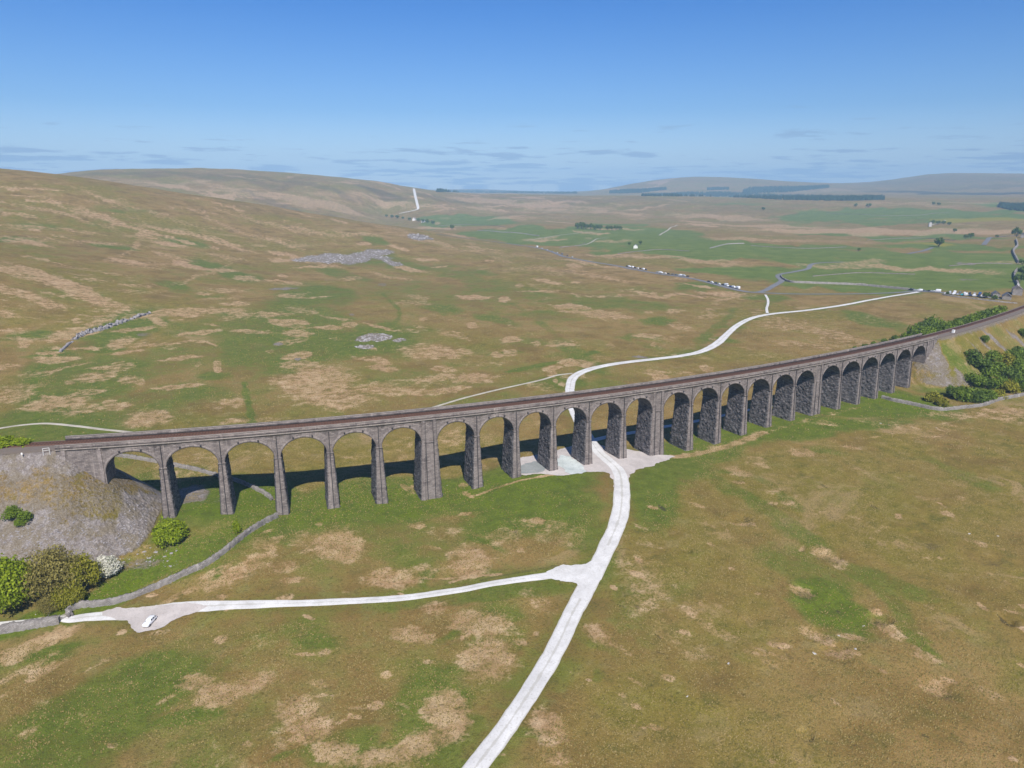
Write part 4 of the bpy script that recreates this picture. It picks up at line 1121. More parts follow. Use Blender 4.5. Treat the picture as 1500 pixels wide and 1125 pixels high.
rs = np.random.RandomState(11)
for i in range(1, 24):
    s0 = SS[i]; zt = vz(s0) - SPR
    p_ = VP(s0, -4.2, 0)
    zb = float(sample(np.array([p_[0]]), np.array([p_[1]]))[0])
    ends = [VP(s0, 2, 0), VP(s0, -10, 0)]
    zb = min([zb] + [float(sample(np.array([e[0]]), np.array([e[1]]))[0]) for e in ends]) - 1.5
    H = zt - zb
    nz = max(6, int(H / .45)); k = np.linspace(0, 1, nz)
    bat = 0.047
    mb = MB()

    def ext(hh):      # half width, near t, far t at depth hh below springing
        return hw(i) + bat * hh, 0.12 + 0.045 * hh, -DECK_W - 0.12 - 0.045 * hh
    hh = H * (1 - k)
    hwv, tn_, tf_ = ext(hh)
    zz = zb + H * k
    # near & far faces
    for tt, fl in ((tn_, False), (tf_, True)):
        nu = 7 if i not in KING else 13
        u = np.linspace(-1, 1, nu)
        S = s0 + hwv[None, :] * u[:, None]; jt = rs.rand(nu, nz); jt[0] = 0; jt[-1] = 0
        Tt = np.repeat(tt[None, :], nu, 0) + (0.07 if not fl else -.07) * jt
        Z = np.repeat(zz[None, :], nu, 0)
        mb.grid(VP(S, Tt, Z), S, Z, flip=fl)
    for sg_, fl in ((-1, True), (1, False)):
        S = s0 + sg_ * np.stack([hwv, hwv]); Tt = np.stack([tn_, tf_]); Z = np.stack([zz, zz])
        mb.grid(VP(S, Tt, Z), Tt, Z, flip=fl)
    side = MB()
    for sg_, fl in ((-1, True), (1, False)):
        nv = 20
        v = np.linspace(0, 1, nv)
        Tt = tn_[None, :] * (1 - v[:, None]) + tf_[None, :] * v[:, None]
        rough = .03 + rs.rand(nv, nz) * 0.42; rough[0] = 0; rough[-1] = 0
        S = s0 + sg_ * (hwv[None, :] + rough)
        Z = np.repeat(zz[None, :], nv, 0)
        side.grid(VP(S, Tt, Z), Tt, Z, flip=fl)
    pier = vbuild(mb, 'pier', 'stone', label=('extra wide king pier' if i in KING else None))
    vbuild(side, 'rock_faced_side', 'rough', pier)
    # impost band
    im = MB(); sbox(im, s0 - hw(i) - .16, s0 + hw(i) + .16, -DECK_W - .28, .28, zt - .12, zt + .32, 3, zg=False)
    vbuild(im, 'impost', 'stone', pier)
    # iron rainwater pipes down the near face
    for ds in ((0,) if i not in KING else (-1.35, 1.35)):
        pts = [tuple(VP(s0 + ds, 0.18, vz(s0) - .5)), tuple(VP(s0 + ds, 0.30, zt + .4)), tuple(VP(s0 + ds, .45, zt)), tuple(VP(s0 + ds, .30 + .045 * (H - 1.0), zb + 1.0))]
        mp_ = MB().tube(pts, [.12] * 4, 6)
        vbuild(mp_, 'drainpipe', 'iron', pier)
    if i in KING:
        for ds in (-1.95, 1.95):
            mbp = MB()
            for w0, tt, fl in ((.62, 'n', False), (.62, 'f', True)):
                kz = np.linspace(0, 1, 30)
                zq = zb + (vz(s0) - .05 - zb) * kz
                hq = np.maximum(zt - zq, 0)
                tq = 0.12 + .045 * hq + .30
                if tt == 'f':
                    tq = -DECK_W - tq; base = -DECK_W + 0.05 - .045 * hq
                else:
                    base = .045 * hq - .05
                sgn = (1 + 0.03 * hq / 5)
                Sa = s0 + ds * (1 + bat * hq / 2.7) - w0; Sb = s0 + ds * (1 + bat * hq / 2.7) + w0
                for (A, B, TA, TB) in ((Sa, Sb, tq, tq), (Sa, Sa, base, tq), (Sb, Sb, tq, base)):
                    S = np.stack([A, B]); Tt = np.stack([TA + 0 * A, TB + 0 * A]); Z = np.stack([zq, zq])
                    mbp.grid(VP(S, Tt, Z), S + Tt, Z, flip=fl)
            vbuild(mbp, 'pilaster', 'stone', pier)

for i in range(1, 25):
    a = SS[i - 1] + hw(i - 1); b = SS[i] - hw(i)
    c = (a + b) / 2; h = (b - a) / 2
    th = np.linspace(math.pi, 0, 33)
    sa = c + h * np.cos(th)
    za = vz(c) - SPR + (SPR - CRN) * np.sin(th)
    mb = MB()
    lo, hi = SS[i - 1], SS[i]
    for t, fl in ((0.0, False), (-DECK_W, True)):
        face(mb, sa, t, za, vz(sa), 5, .05, 1 if not fl else -1, i, fl)
        for (u0, u1) in ((lo, a), (b, hi)):
            if u1 - u0 > .05:
                sg = np.linspace(u0, u1, 3)
                face(mb, sg, t, vz(sg) - SPR, vz(sg), 8, .05, 1 if not fl else -1, i, fl)
    sg = np.linspace(lo, hi, 9)
    sall = np.unique(np.concatenate([[lo, (lo + a) / 2], sa, [(b + hi) / 2, hi]]))
    S = np.stack([sall, sall]); Z = vz(S); Tt = np.stack([0 * sall, 0 * sall - DECK_W])
    mb.grid(VP(S, Tt, Z), S, Tt)
    arch = vbuild(mb, 'arch', 'stone')
    # vault (barrel of the arch)
    v = np.linspace(0, 1, 12)
    S = np.repeat(sa[:, None], 12, 1); Z = np.repeat(za[:, None], 12, 1); Tt = -DECK_W * v + 0 * S
    Z = Z + rs.rand(*Z.shape) * 0.08 * np.r_[0, np.ones(10), 0]
    vm = MB().grid(VP(S, Tt, Z), Tt, np.repeat((th * 7)[:, None], 12, 1), flip=True)
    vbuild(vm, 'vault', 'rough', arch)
    for t, pr, fl in ((0.0, .11, False), (-DECK_W, -.11, True)):
        rm = MB()
        ro = .78
        so = c + (h + ro) * np.cos(th); zo = vz(c) - SPR + (SPR - CRN + ro) * np.sin(th)
        S = np.stack([sa, so], 1); Z = np.stack([za, zo], 1)
        rm.grid(VP(S, t + pr, Z), np.repeat((th * 7.2)[:, None], 2, 1) * 1.0, np.stack([0 * th, 0 * th + .4], 1), flip=fl)
        S2 = np.stack([so, so], 1); Z2 = np.stack([zo, zo], 1); T2 = np.stack([0 * so + t + pr, 0 * so + t - .02], 1)
        rm.grid(VP(S2, T2, Z2), S2, T2, flip=fl)
        S2 = np.stack([sa, sa], 1); Z2 = np.stack([za, za], 1)
        rm.grid(VP(S2, T2, Z2), S2, T2, flip=not fl)
        vbuild(rm, 'arch_ring', 'stone', arch)
    for ds in (-2.9, 2.9):
        wm = MB(); sbox(wm, c + ds - .24, c + ds + .24, -.02, .34, -1.75, -1.25, 2)
        vbuild(wm, 'water_spout', 'iron', arch)

sg_ends = (-201.5, 204.0)
ns = 160
for t0, t1 in ((-.02, .34), (-DECK_W - .34, -DECK_W + .02)):
    mb = MB(); sbox(mb, sg_ends[0], sg_ends[1], t0, t1, -.02, .36, ns)
    vbuild(mb, 'string_course', 'pale_stone')
for t0, t1 in ((-.42, .10), (-DECK_W - .10, -DECK_W + .42)):
    mb = MB(); sbox(mb, sg_ends[0], sg_ends[1], t0, t1, .36, 1.46, ns)
    par = vbuild(mb, 'parapet', 'stone')
    mb = MB(); sbox(mb, sg_ends[0], sg_ends[1], t0 - .07, t1 + .07, 1.46, 1.64, ns)
    vbuild(mb, 'coping', 'pale_stone', par)
mb = MB(); sbox(mb, sg_ends[0], sg_ends[1], -DECK_W + .42, -.42, -.3, .42, ns)
vbuild(mb, 'deck', 'ballast')
for (sa_, sb_, bot) in ((sg_ends[0], SS[0] + hw(0), -3), (SS[24] - hw(24), sg_ends[1], -3)):
    mb = MB()
    sg = np.linspace(sa_, sb_, 14)
    for t, fl in ((0.0, False), (-DECK_W, True)):
        face(mb, sg, t, sg * 0 + bot, vz(sg), 60, .06, 1 if not fl else -1, 3, fl)
    for s_, fl in ((sa_, True), (sb_, False)):
        Tt, Zz = np.meshgrid(np.linspace(0, -DECK_W, 18), np.linspace(bot, vz(s_), 60), indexing='ij')
        mb.grid(VP(np.full(Tt.shape, s_) + (rs.rand(*Tt.shape) * .2 * (Zz < vz(s_) - SPR) * (1 if s_ == sb_ else -1)), Tt, Zz), Tt, Zz, flip=not fl)
    ab = vbuild(mb, 'abutment', 'stone')
    for sp_ in ((SS[0], -199.6) if sa_ < 0 else (SS[24], 200.0)):
        mb = MB()
        sbox(mb, sp_ - .55, sp_ + .55, -.05, .30, bot, vz(sp_) - .02, 2, zg=False)
        vbuild(mb, 'pilaster', 'stone', ab)
        # battered foot of the abutment face

# railway line over it
TRK = empty('railway_track', vp(0, -5.3, 26.4), 0, 'single rusty railway line running the length of the viaduct and embankments', 'railway track')


def tbuild(mb, name, mat, kind=None):
    o = mb.build(name, mat)
    me = o.data
    co = np.empty(len(me.vertices) * 3, np.float32); me.vertices.foreach_get('co', co)
    co = co.reshape(-1, 3) - np.array(TRK.location, np.float32); me.vertices.foreach_set('co', co.ravel()); me.update()
    o.parent = TRK
    if kind: o['kind'] = kind
    return o


TC = -5.5
mb = MB(); sbox(mb, -640, 640, TC - 1.45, TC + 1.45, .40, .60, 500)
tbuild(mb, 'ballast_bed', 'rust_ballast')
mb = MB()
for (a_, b_) in ((-640, -201.6), (204.1, 640)):
    mb = MB(); sbox(mb, a_, b_, -DECK_W + .2, -.5, -.9, .38, 160)
    tbuild(mb, 'ballast_shoulder', 'ballast')
for q_ in (-.7525, .7525):
    mb = MB(); sbox(mb, -640, 640, TC + q_ - .04, TC + q_ + .04, .72, .88, 500)
    tbuild(mb, 'rail', 'rail')
mb = MB()
for s_ in np.arange(-330, 420, .9):
    sbox(mb, s_ - .13, s_ + .13, TC - 1.25, TC + 1.25, .55, .72, 2)
tbuild(mb, 'sleepers', 'sleeper', 'stuff')

# ------------------------------------------------------------------ dry stone walls


def wall(pts, label, group=None, h=1.35, w=.75, mat='wallstone', rough=.30, name='drystone_wall', gap=0.0, cat='stone wall'):
    W3 = [ground(*p) for p in pts]
    r = dist_of(W3[len(W3) // 2])
    step = min(max(.45, r / 700), 3)
    P = smooth_poly(W3, step)
    T = np.gradient(P, axis=0); T /= np.linalg.norm(T, axis=1)[:, None] + 1e-9
    Nn = np.stack([-T[:, 1], T[:, 0]], 1)
    al = np.concatenate([[0], np.cumsum(np.linalg.norm(np.diff(P, axis=0), axis=1))])
    prof = [(-.62, -.6), (-.58, .0), (-.5, .5), (-.42, .93), (-.16, 1.06), (.16, 1.06), (.42, .93), (.5, .5), (.58, .0), (.62, -.6)]
    R_ = np.random.RandomState(int(al[-1] * 10) % 9999)
    hh = h * (1 + .16 * 2 * fbm(P[:, 0], P[:, 1], 7, 3, 9))
    if gap:
        g = fbm(P[:, 0], P[:, 1], 9, 2, 14)
        hh = hh * np.clip(.9 + g * gap, .12, 1.2)
    G = []
    for (u, v) in prof:
        off = u * w + R_.randn(len(P)) * rough * .4 * (v > -.1)
        x = P[:, 0] + Nn[:, 0] * off; y = P[:, 1] + Nn[:, 1] * off
        G.append(np.stack([x, y, sample(x, y) + v * hh + (R_.rand(len(P)) - .5) * rough * 1.3 * (v > .2)], 1))
    G = np.stack(G, 1)
    G[0, :, 2] = G[0, 0, 2] + (G[0, :, 2] - G[0, 0, 2]) * 1; 
    arc = np.cumsum([0] + [math.hypot((prof[k + 1][0] - prof[k][0]) * w, (prof[k + 1][1] - prof[k][1]) * h) for k in range(len(prof) - 1)])
    mb = MB().grid(G, np.repeat(al[:, None], len(prof), 1), np.repeat(arc[None], len(P), 0), flip=True)
    for e, fl in ((0, False), (-1, True)):      # closed ends
        q = G[e]; c = q[1:-1].mean(0)
        q2 = np.stack([q, np.repeat(c[None], len(q), 0)])
        mb.grid(q2, flip=fl)
    c0 = W3[len(W3) // 2]
    o = mb.build(name, mat, None, loc=tuple(c0))
    return tag(o, label, cat, group)


gr_w = 'dry stone walls across the moor'
wall([(104, 904), (100, 899), (106, 893), (118, 889), (140, 887.5), (165, 884), (190, 876.5), (230, 861), (270, 842), (300, 829), (330, 808), (360, 784), (385, 768), (406, 757.5)], 'long grey dry stone wall curving from the gate gap up to the foot of the third pier', gr_w, 1.45, 1.0)
wall([(-60, 938), (-10, 928), (30, 920.5), (60, 915.5), (88, 911)], 'broad tumbled grey wall on the left edge ending at the track gate', gr_w, 1.5, 1.9, rough=.34)
wall([(399, 733), (388, 724), (368, 714), (340, 703), (317, 697), (285, 689), (248, 681), (205, 673), (168, 668)], 'low grey dry stone wall crossing behind the leftmost arches', gr_w, 1.2, 1.0)
wall([(88, 516), (100, 505), (107, 500)], 'short broken run of pale stones left of the ruined limestone wall', gr_w, .9, 1.3, 'lime', .5, gap=2.2)
wall([(108, 498), (125, 489.5), (152, 482.5), (170, 475.5), (195, 467), (219, 459)], 'ruined pale limestone wall on the green hillside at upper left', gr_w, 1.6, 1.7, 'lime', 1.5, gap=3.2)
wall([(1292, 583), (1310, 588), (1340, 594), (1365, 599.5), (1385, 601), (1412, 598), (1440, 594.5), (1458, 588), (1480, 583), (1500, 579), (1540, 570)], 'pale dry stone wall below the bushes at right of the viaduct', gr_w, 1.4, 1.1)
wall([(1143, 405), (1148, 410), (1160, 414), (1180, 415), (1250, 417.5), (1290, 421), (1332, 425)], 'dark dry stone field wall running right from the road bend', gr_w, 2.2, 1.3)
wall([(1488, 352), (1490, 360), (1484, 368), (1487, 377), (1492, 386)], 'dark field wall zigzagging down the right edge, upper stretch', gr_w, 3.0, 2.5)
wall([(1490, 396), (1486, 401), (1486, 408), (1490, 417), (1492, 421)], 'dark field wall at the right edge just above the stone house', gr_w, 3.0, 2.0)
wall([(1380, 432), (1400, 435), (1430, 438.5), (1460, 442), (1490, 445)], 'dark roadside wall in front of the row of cars by the house', gr_w, 1.0, .8)
wall([(700, 338), (730, 340), (770, 343), (790, 346)], 'faint pale field wall across the green pasture, leftmost', gr_w, 1.6, 1.5)
wall([(1040, 364), (1065, 358), (1090, 357)], 'faint pale field wall in the middle of the valley pasture', gr_w, 1.6, 1.5)

for pts_w, lb_w in [([(820, 363), (845, 360), (858, 356)], 'pale field wall left of the copse pasture'), ([(905, 372), (960, 366), (1010, 368)], 'pale field wall below the tiny white barn'), ([(1100, 360), (1180, 364), (1240, 362)], 'pale field wall above the bend of the beck'),
                    ([(1190, 405), (1260, 400), (1340, 402)], 'thin field wall crossing the green pasture above the junction'), ([(1270, 352), (1340, 349), (1400, 352)], 'thin field wall along the foot of the tan moor'), ([(1210, 312), (1300, 316), (1390, 312)], 'faint wall across the far green slope'),
                    ([(1390, 390), (1440, 386), (1483, 387)], 'thin field wall joining the zigzag wall from the left'), ([(640, 331), (690, 329), (740, 332)], 'faint wall through the far pasture beneath the moor')]:
    wall(pts_w, lb_w, gr_w, .9, .55, 'stone')

# wooden field gate standing open in the wall gap
g0 = ground(95, 906)
gate = empty('field_gate', tuple(g0), math.radians(35), 'grey timber gate in the gap between the two walls at lower left', 'gate')
for x_ in (-1.7, 1.7):
    MB().box(x_ - .1, x_ + .1, -.1, .1, -.3, 1.5).build('gate_post', 'timber', gate)
mb = MB()
for z_ in (.25, .5, .75, 1.0, 1.2):
    mb.box(-1.55, 1.55, -.03, .03, z_, z_ + .08)
mb.box(-1.6, -1.5, -.04, .04, .2, 1.3); mb.box(1.5, 1.6, -.04, .04, .2, 1.3)
mb.build('gate_leaf', 'timber', gate)


# ------------------------------------------------------------------ trees and bushes
def leaf_cloud(R, n, size, lobes, flat=.75, seed=0, hollow=.55, base_cut=-.35, elong=(1, 1)):
    r = np.random.RandomState(seed)
    # lobe centres on an uneven dome
    d = r.randn(lobes, 3); d /= np.linalg.norm(d, axis=1)[:, None]
    d[:, 2] = np.abs(d[:, 2]) * 1.05 - .25
    lc = d * R * (.50 + .22 * r.rand(lobes, 1)) * np.array([elong[0], elong[1], flat])
    lr = R * (.26 + .20 * r.rand(lobes))
    k = r.randint(0, lobes, n)
    q = r.randn(n, 3); q /= np.linalg.norm(q, axis=1)[:, None]
    rad = lr[k] * (hollow + (1 - hollow) * r.rand(n) ** .5) * (1 + .12 * r.randn(n))
    p = lc[k] + q * rad[:, None] * np.array([1, 1, .85])
    keep = p[:, 2] > base_cut * R
    p = p[keep]; q = q[keep]; n = len(p)
    nrm = q + .75 * r.randn(n, 3); nrm[:, 2] += .25
    nrm /= np.linalg.norm(nrm, axis=1)[:, None]
    a = np.cross(nrm, r.randn(n, 3)); a /= np.linalg.norm(a, axis=1)[:, None]; b = np.cross(nrm, a)
    s = size * (.55 + .9 * r.rand(n))[:, None]
    V = np.stack([p - a * s, p - b * s * .55, p + a * s, p + b * s * .55], 1).reshape(-1, 3)
    F = np.arange(4 * n).reshape(n, 4)
    return V, F, lc, lr


def trunk_mesh(R, lc, h0, seed, th=.12):
    r = np.random.RandomState(seed)
    mb = MB()
    mb.tube([(0, 0, -.6), (0.02 * R, 0, h0 * .5), (.05 * R, .03 * R, h0 + R * .1), (.03 * R, .05 * R, h0 + R * .4)], [R * th, R * th * .8, R * th * .6, R * th * .3], 8)
    for c in lc[:9]:
        m = c * .5 + np.array([0, 0, h0 * .6])
        e = c * .92 + np.array([0, 0, h0 + R * .35])
        mb.tube([(0.02 * R, 0, h0 * (.45 + .4 * r.rand())), tuple(m), tuple(e)], [R * th * .5, R * th * .3, R * th * .1], 5)
    return mb


PROTO = {}


def plant_mesh(key, R, n, size, lobes, leaf, flat=.75, h0=.5, seed=0, hollow=.55, th=.07, elong=(1, 1), cut=-.35):
    V, F, lc, lr = leaf_cloud(R, n, size, lobes, flat, seed, hollow, cut, elong)
    V = V + np.array([0, 0, h0 + R * .38])
    cm = MB().quads(V, F)
    co = cm.build('crown', leaf); tm = trunk_mesh(R, lc, h0, seed, th).build('trunk', 'bark', smooth=True)
    PROTO[key] = (tm.data, co.data)
    bpy.data.objects.remove(co); bpy.data.objects.remove(tm)


for v_ in range(3):
    for lf in ('leaf_green', 'leaf_dark', 'leaf_olive', 'leaf_bright'):
        plant_mesh((lf, v_), 1.0, 1500, .085, 16, lf, .78, .05, 40 + v_, .5, cut=-.5)
for v_ in range(2):
    plant_mesh(('far_tree', v_), 1.0, 420, .17, 11, 'leaf_dark', .95, .45, 60 + v_, .4, cut=-.6)
plant_mesh('bush_round', 4.2, 7500, .24, 34, 'leaf_bright', .86, .2, 3, .62, cut=-.55)
plant_mesh('big_green', 7.2, 15000, .27, 44, 'leaf_bright', .80, .8, 4, .6, cut=-.55)
plant_mesh('big_budding', 6.4, 9500, .19, 40, 'leaf_budding', .85, 1.2, 5, .35, th=.05, cut=-.6)
plant_mesh('big_olive', 5.6, 10500, .24, 36, 'leaf_olive', .85, .8, 6, .5, cut=-.6)
plant_mesh('hawthorn_white', 3.1, 5200, .20, 30, 'blossom', .95, .5, 7, .62, cut=-.6)


def plant(key, name, loc, sc, rz, label, cat, group=None, zs=1.0, sink=0.0):
    root = empty(name, (loc[0], loc[1], loc[2] - sink), rz, label, cat, group)
    tm, co = PROTO[key]
    for nm, me in (('trunk', tm), ('crown', co)):
        o = bpy.data.objects.new(nm, me); COL.objects.link(o); o.parent = root
    root.scale = (sc, sc, sc * zs * 1.3)
    return root


# the near group at lower left.  (px, py of the foot)
plant('big_green', 'broadleaf_tree', ground(6, 893), 1.28, .4, 'big bright green tree cut by the left edge of the picture', 'tree', 'trees below the left spoil bank', .95)
plant('big_green', 'broadleaf_tree', ground(-62, 884), 1.3, 2.4, 'bright green tree furthest left, half out of the picture', 'tree', 'trees below the left spoil bank', .95)
plant('big_budding', 'budding_tree', ground(84, 872), 1.32, 1.2, 'tall brownish tree just coming into leaf beside the bright green one', 'tree', 'trees below the left spoil bank', 1.0)
plant('big_olive', 'broadleaf_tree', ground(118, 864), 1.1, 2.2, 'olive green tree left of the white flowering hawthorn', 'tree', 'trees below the left spoil bank', 1.0)
plant('big_olive', 'broadleaf_tree', ground(100, 886), .75, 4.2, 'lower olive tree in front of the brownish budding tree', 'tree', 'trees below the left spoil bank', .9)
plant('big_budding', 'budding_tree', ground(72, 897), .5, 5.2, 'small sparse grey shrub nearest the left track', 'shrub', 'trees below the left spoil bank', .9)
plant('hawthorn_white', 'hawthorn_tree', ground(158, 842), 1.08, .3, 'white flowering hawthorn below the spoil bank', 'tree')
plant('bush_round', 'round_bush', ground(249, 794), 1.22, .8, 'rounded bright green bush beside the second pier', 'bush')
plant(('leaf_bright', 0), 'sapling', ground(347, 781), 1.5, .8, 'small leaning green sapling inside the curved wall', 'sapling', None, 2.0)
for k_, (px, py, sc, lf, lb) in enumerate([(18, 759, 2.5, 'leaf_green', 'dark green bush on the scree, leftmost of three'), (38, 764, 2.3, 'leaf_green', 'dark green bush on the scree, rightmost of three'), (30, 770, 1.6, 'leaf_green', 'smallest green bush on the scree, lowest of three')]):
    plant((lf, k_ % 3), 'scree_bush', ground(px, py), sc, k_ * 1.9, lb, 'bush', 'bushes on the left scree')
for k_, (px, py, sc) in enumerate([(8, 655, 4.2), (32, 654, 3.4), (-20, 655, 4.5)]):
    plant(('leaf_bright', k_), 'lineside_bush', ground(px, py), sc, k_ * 2.0, ['low bright green bush behind the railway at the left edge', 'low bright green bush behind the railway, its right end', 'low green bush behind the railway out past the left edge'][k_], 'bush', 'bushes behind the left embankment', .55)
# hedge of bushes beyond the railway on the right
ords = ['first', 'second', 'third', 'fourth', 'fifth', 'sixth', 'seventh', 'eighth', 'ninth', 'tenth', 'eleventh', 'twelfth', 'thirteenth', 'fourteenth', 'fifteenth', 'sixteenth', 'seventeenth', 'eighteenth', 'nineteenth', 'twentieth', 'twenty-first', 'twenty-second', 'twenty-third', 'twenty-fourth', 'twenty-fifth', 'twenty-sixth', 'twenty-seventh', 'twenty-eighth', 'twenty-ninth', 'thirtieth']
hedp = []
for px, py, sc in [(1252, 513, 2.2), (1266, 510, 2.4), (1280, 506, 2.4), (1295, 503, 2.8), (1310, 499, 3.2), (1326, 496, 3.4)]:
    p = ground(px, py); hedp.append((p[0], p[1], sc))
for s_, t_, sc in [(208, -17, 4.6), (216, -17.5, 4.4), (225, -15, 4.0), (236, -15, 4.2), (247, -14.5, 4.0), (258, -15.5, 4.6), (270, -15, 4.6), (283, -15.5, 5.0), (297, -16, 5.0), (312, -16, 5.2), (328, -16.5, 5.4), (346, -17, 5.6), (365, -17, 5.6),
                   (276, -31, 5.6), (292, -33, 6.2), (310, -34, 6.0), (330, -35, 6.4), (352, -36, 6.4), (318, -52, 6.6), (340, -55, 6.6), (364, -56, 6.6), (388, -40, 6.4)]:
    p = VP(s_, t_, 0); hedp.append((p[0], p[1], sc))
for k_, (x_, y_, sc) in enumerate(hedp):
    z_ = float(sample(np.array([x_]), np.array([y_]))[0])
    if k_ > 5: sc *= 1.3
    plant((('leaf_green', 'leaf_dark', 'leaf_green')[k_ % 3], k_ % 3), 'hedge_bush', (x_, y_, z_), sc, k_ * 2.4, '%s bush from the left in the green belt beyond the railway' % ords[k_], 'bush', 'bushes beyond the railway', .95, sc * .1)
# thicket at the foot of the right embankment
thk = [(1424, 531, 5.2, 1), (1434, 540, 5.0, 1), (1446, 551, 5.2, 0), (1452, 528, 4.2, 0), (1462, 545, 4.6, 0), (1472, 532, 4.6, 2), (1484, 527, 5.0, 0), (1497, 527, 6.0, 1), (1490, 545, 5.6, 0), (1476, 556, 5.2, 1), (1500, 556, 5.6, 0),
       (1426, 563, 4.6, 0), (1440, 568, 4.4, 1), (1460, 571, 5.0, 0), (1478, 574, 4.6, 2), (1495, 571, 5.0, 0), (1398, 582, 4.6, 1), (1412, 586, 4.8, 0), (1430, 588, 4.4, 1), (1446, 586, 4.2, 0), (1367, 588, 3.6, 3), (1380, 594, 2.8, 3), (1460, 583, 3.6, 2)]
for k_, (px, py, sc, v) in enumerate(thk):
    lf = ('leaf_green', 'leaf_dark', 'leaf_olive', 'leaf_olive')[v]
    col_ = ('mid green', 'dark green', 'yellowish green', 'yellowish green')[v]
    plant((lf, k_ % 3), 'thicket_bush', ground(px, py), sc * 1.25, k_ * 1.7, '%s bush in the right hand thicket, %s counting from its top left' % (col_, ords[k_]), 'bush', 'thicket below the right embankment', .85, sc * .15)
for px, py, sc, lb in [(1442, 501, 3.0, 'lone green bush on the shoulder of the right embankment'), (1498, 493, 4.0, 'dark green bush high on the right embankment at the picture edge')]:
    plant(('leaf_green', 1), 'embankment_bush', ground(px, py), sc, 1.0, lb, 'bush')
# trees out in the valley (px, py, height in photo pixels)
val = [(1375, 362, 11, 'round dark tree standing alone beside the yellow meadow'), (1414, 350, 5, 'small dark tree at the road top, left of a pair'), (1422, 349, 6, 'dark tree at the road top, right of a pair'), (1489, 347, 10, 'dark tree beside the upper right road'), (1460, 348, 3, 'tiny dark shrub beside the upper right road'),
       (1253, 303, 4, 'tiny dark tree alone on the far slope, left one'), (1272, 304, 5, 'wider dark tree alone on the far slope, right one'), (662, 336, 6, 'single dark tree at the edge of the brown ridge'),
       (1118, 308, 4, 'speck of a tree on the far brown moor'), (922, 359, 4, 'small tree left of the tiny white barn'), (938, 358, 5, 'small tree right of the tiny white barn'), (1398, 340, 4, 'tiny dark thorn tree on the tan moor'), (1258, 368, 4, 'tiny dark thorn tree in the green pasture'),
       (1388, 432, 4, 'dark tree among the cars by the house'), (1444, 437, 7, 'slim pale green tree beside the stone house'), (1456, 440, 6, 'small green tree close to the stone house front'), (1492, 414, 9, 'dark tree behind the stone house chimneys'), (1498, 404, 10, 'dark tree at the right edge above the house'), (1497, 388, 6, 'dark tree high on the right edge by the zigzag wall')]
for k_, (px, py, hp, lb) in enumerate(val):
    p = ground(px, py); sc = hp * math.hypot(dist_of(p), 100) / F_PX / 1.75
    plant(('far_tree', k_ % 2), 'valley_tree', p, sc * 1.15, k_ * 1.3, lb, 'tree', None, .9, 0.0)
cop = [(846, 335, 7), (852, 335, 8), (858, 336, 7), (865, 336, 7), (872, 337, 6.5), (879, 337, 6.5), (890, 337, 5.5), (896, 337, 5), (902, 337, 5.5), (908, 337, 5)]
for k_, (px, py, hp) in enumerate(cop):
    p = ground(px, py); sc = hp * math.hypot(dist_of(p), 100) / F_PX / 1.75
    plant(('far_tree', k_ % 2), 'copse_tree', p, sc * 1.2, k_ * 2.3, '%s tree from the left in the dark copse on the valley pasture' % ords[k_], 'tree', 'copse in the valley', .95)
far = [(566, 319, 3), (574, 320, 3.5), (582, 321, 4), (590, 322, 3), (600, 324, 3.5), (613, 326, 4), (619, 327, 4.5), (626, 328, 4.5), (634, 329, 4), (1367, 301, 3), (1375, 302, 3), (1366, 329, 4), (1374, 330, 4), (1382, 330, 4), (1390, 331, 3.5)]
for k_, (px, py, hp) in enumerate(far):
    p = ground(px, py - 1); sc = hp * math.hypot(dist_of(p), 100) / F_PX / 1.75
    plant(('far_tree', k_ % 2), 'farm_tree', p, sc * 1.3, k_ * 2.3, '%s tree from the left of those sheltering the distant farms' % ords[k_], 'tree', 'trees round the distant farms', .9)


# conifer plantations on the far hills: each a wood that reads as one mass
def plantation(rows, n, label_name, hgt=13, seed=1):
    r = np.random.RandomState(seed)
    V = []; F = []; k = 0
    xs = [q[0] for q in rows]
    for _ in range(n):
        x = r.uniform(xs[0], xs[-1])
        y0 = np.interp(x, xs, [q[1] for q in rows]); y1 = np.interp(x, xs, [q[2] for q in rows])
        p = ground(x, r.uniform(y0, y1))
        if dist_of(p) > 14500: continue
        h = hgt * (.75 + .5 * r.rand()); w = h * .38
        a = r.rand() * 6
        ring = [(p[0] + w * math.cos(a + j * 1.2566), p[1] + w * math.sin(a + j * 1.2566), p[2] + h * .08) for j in range(5)]
        V += ring + [(p[0], p[1], p[2] + h)]
        F += [(k + j, k + (j + 1) % 5, k + 5) for j in range(5)]
        k += 6
    V = np.array(V)
    c = V.mean(0)
    o = MB().quads(V, F).build('conifer_wood', 'conifer', None, loc=tuple(c))
    tag(o, kind='stuff')


plantation([(640, 280.5, 281.5), (700, 279, 282.5), (780, 281, 283.5), (845, 282.5, 284)], 1100, 'w', 16, 1)
plantation([(893, 281, 283.5), (910, 279, 283.5), (940, 278, 282.5), (976, 276, 278)], 900, 'w', 16, 2)
plantation([(1088, 280, 283.5), (1100, 275, 283), (1150, 274.5, 282), (1180, 274, 279), (1214, 273, 275)], 1500, 'w', 16, 3)
plantation([(940, 286, 287.5), (1010, 282, 288), (1060, 282, 288.5), (1110, 284.5, 291), (1150, 287, 293), (1200, 288.5, 294), (1250, 289.5, 294), (1295, 289.5, 293)], 2600, 'w', 14, 4)
plantation([(1036, 276, 279), (1068, 275, 278)], 250, 'w', 14, 5)
plantation([(1463, 301, 304), (1480, 302, 308), (1510, 302, 310)], 500, 'w', 14, 6)


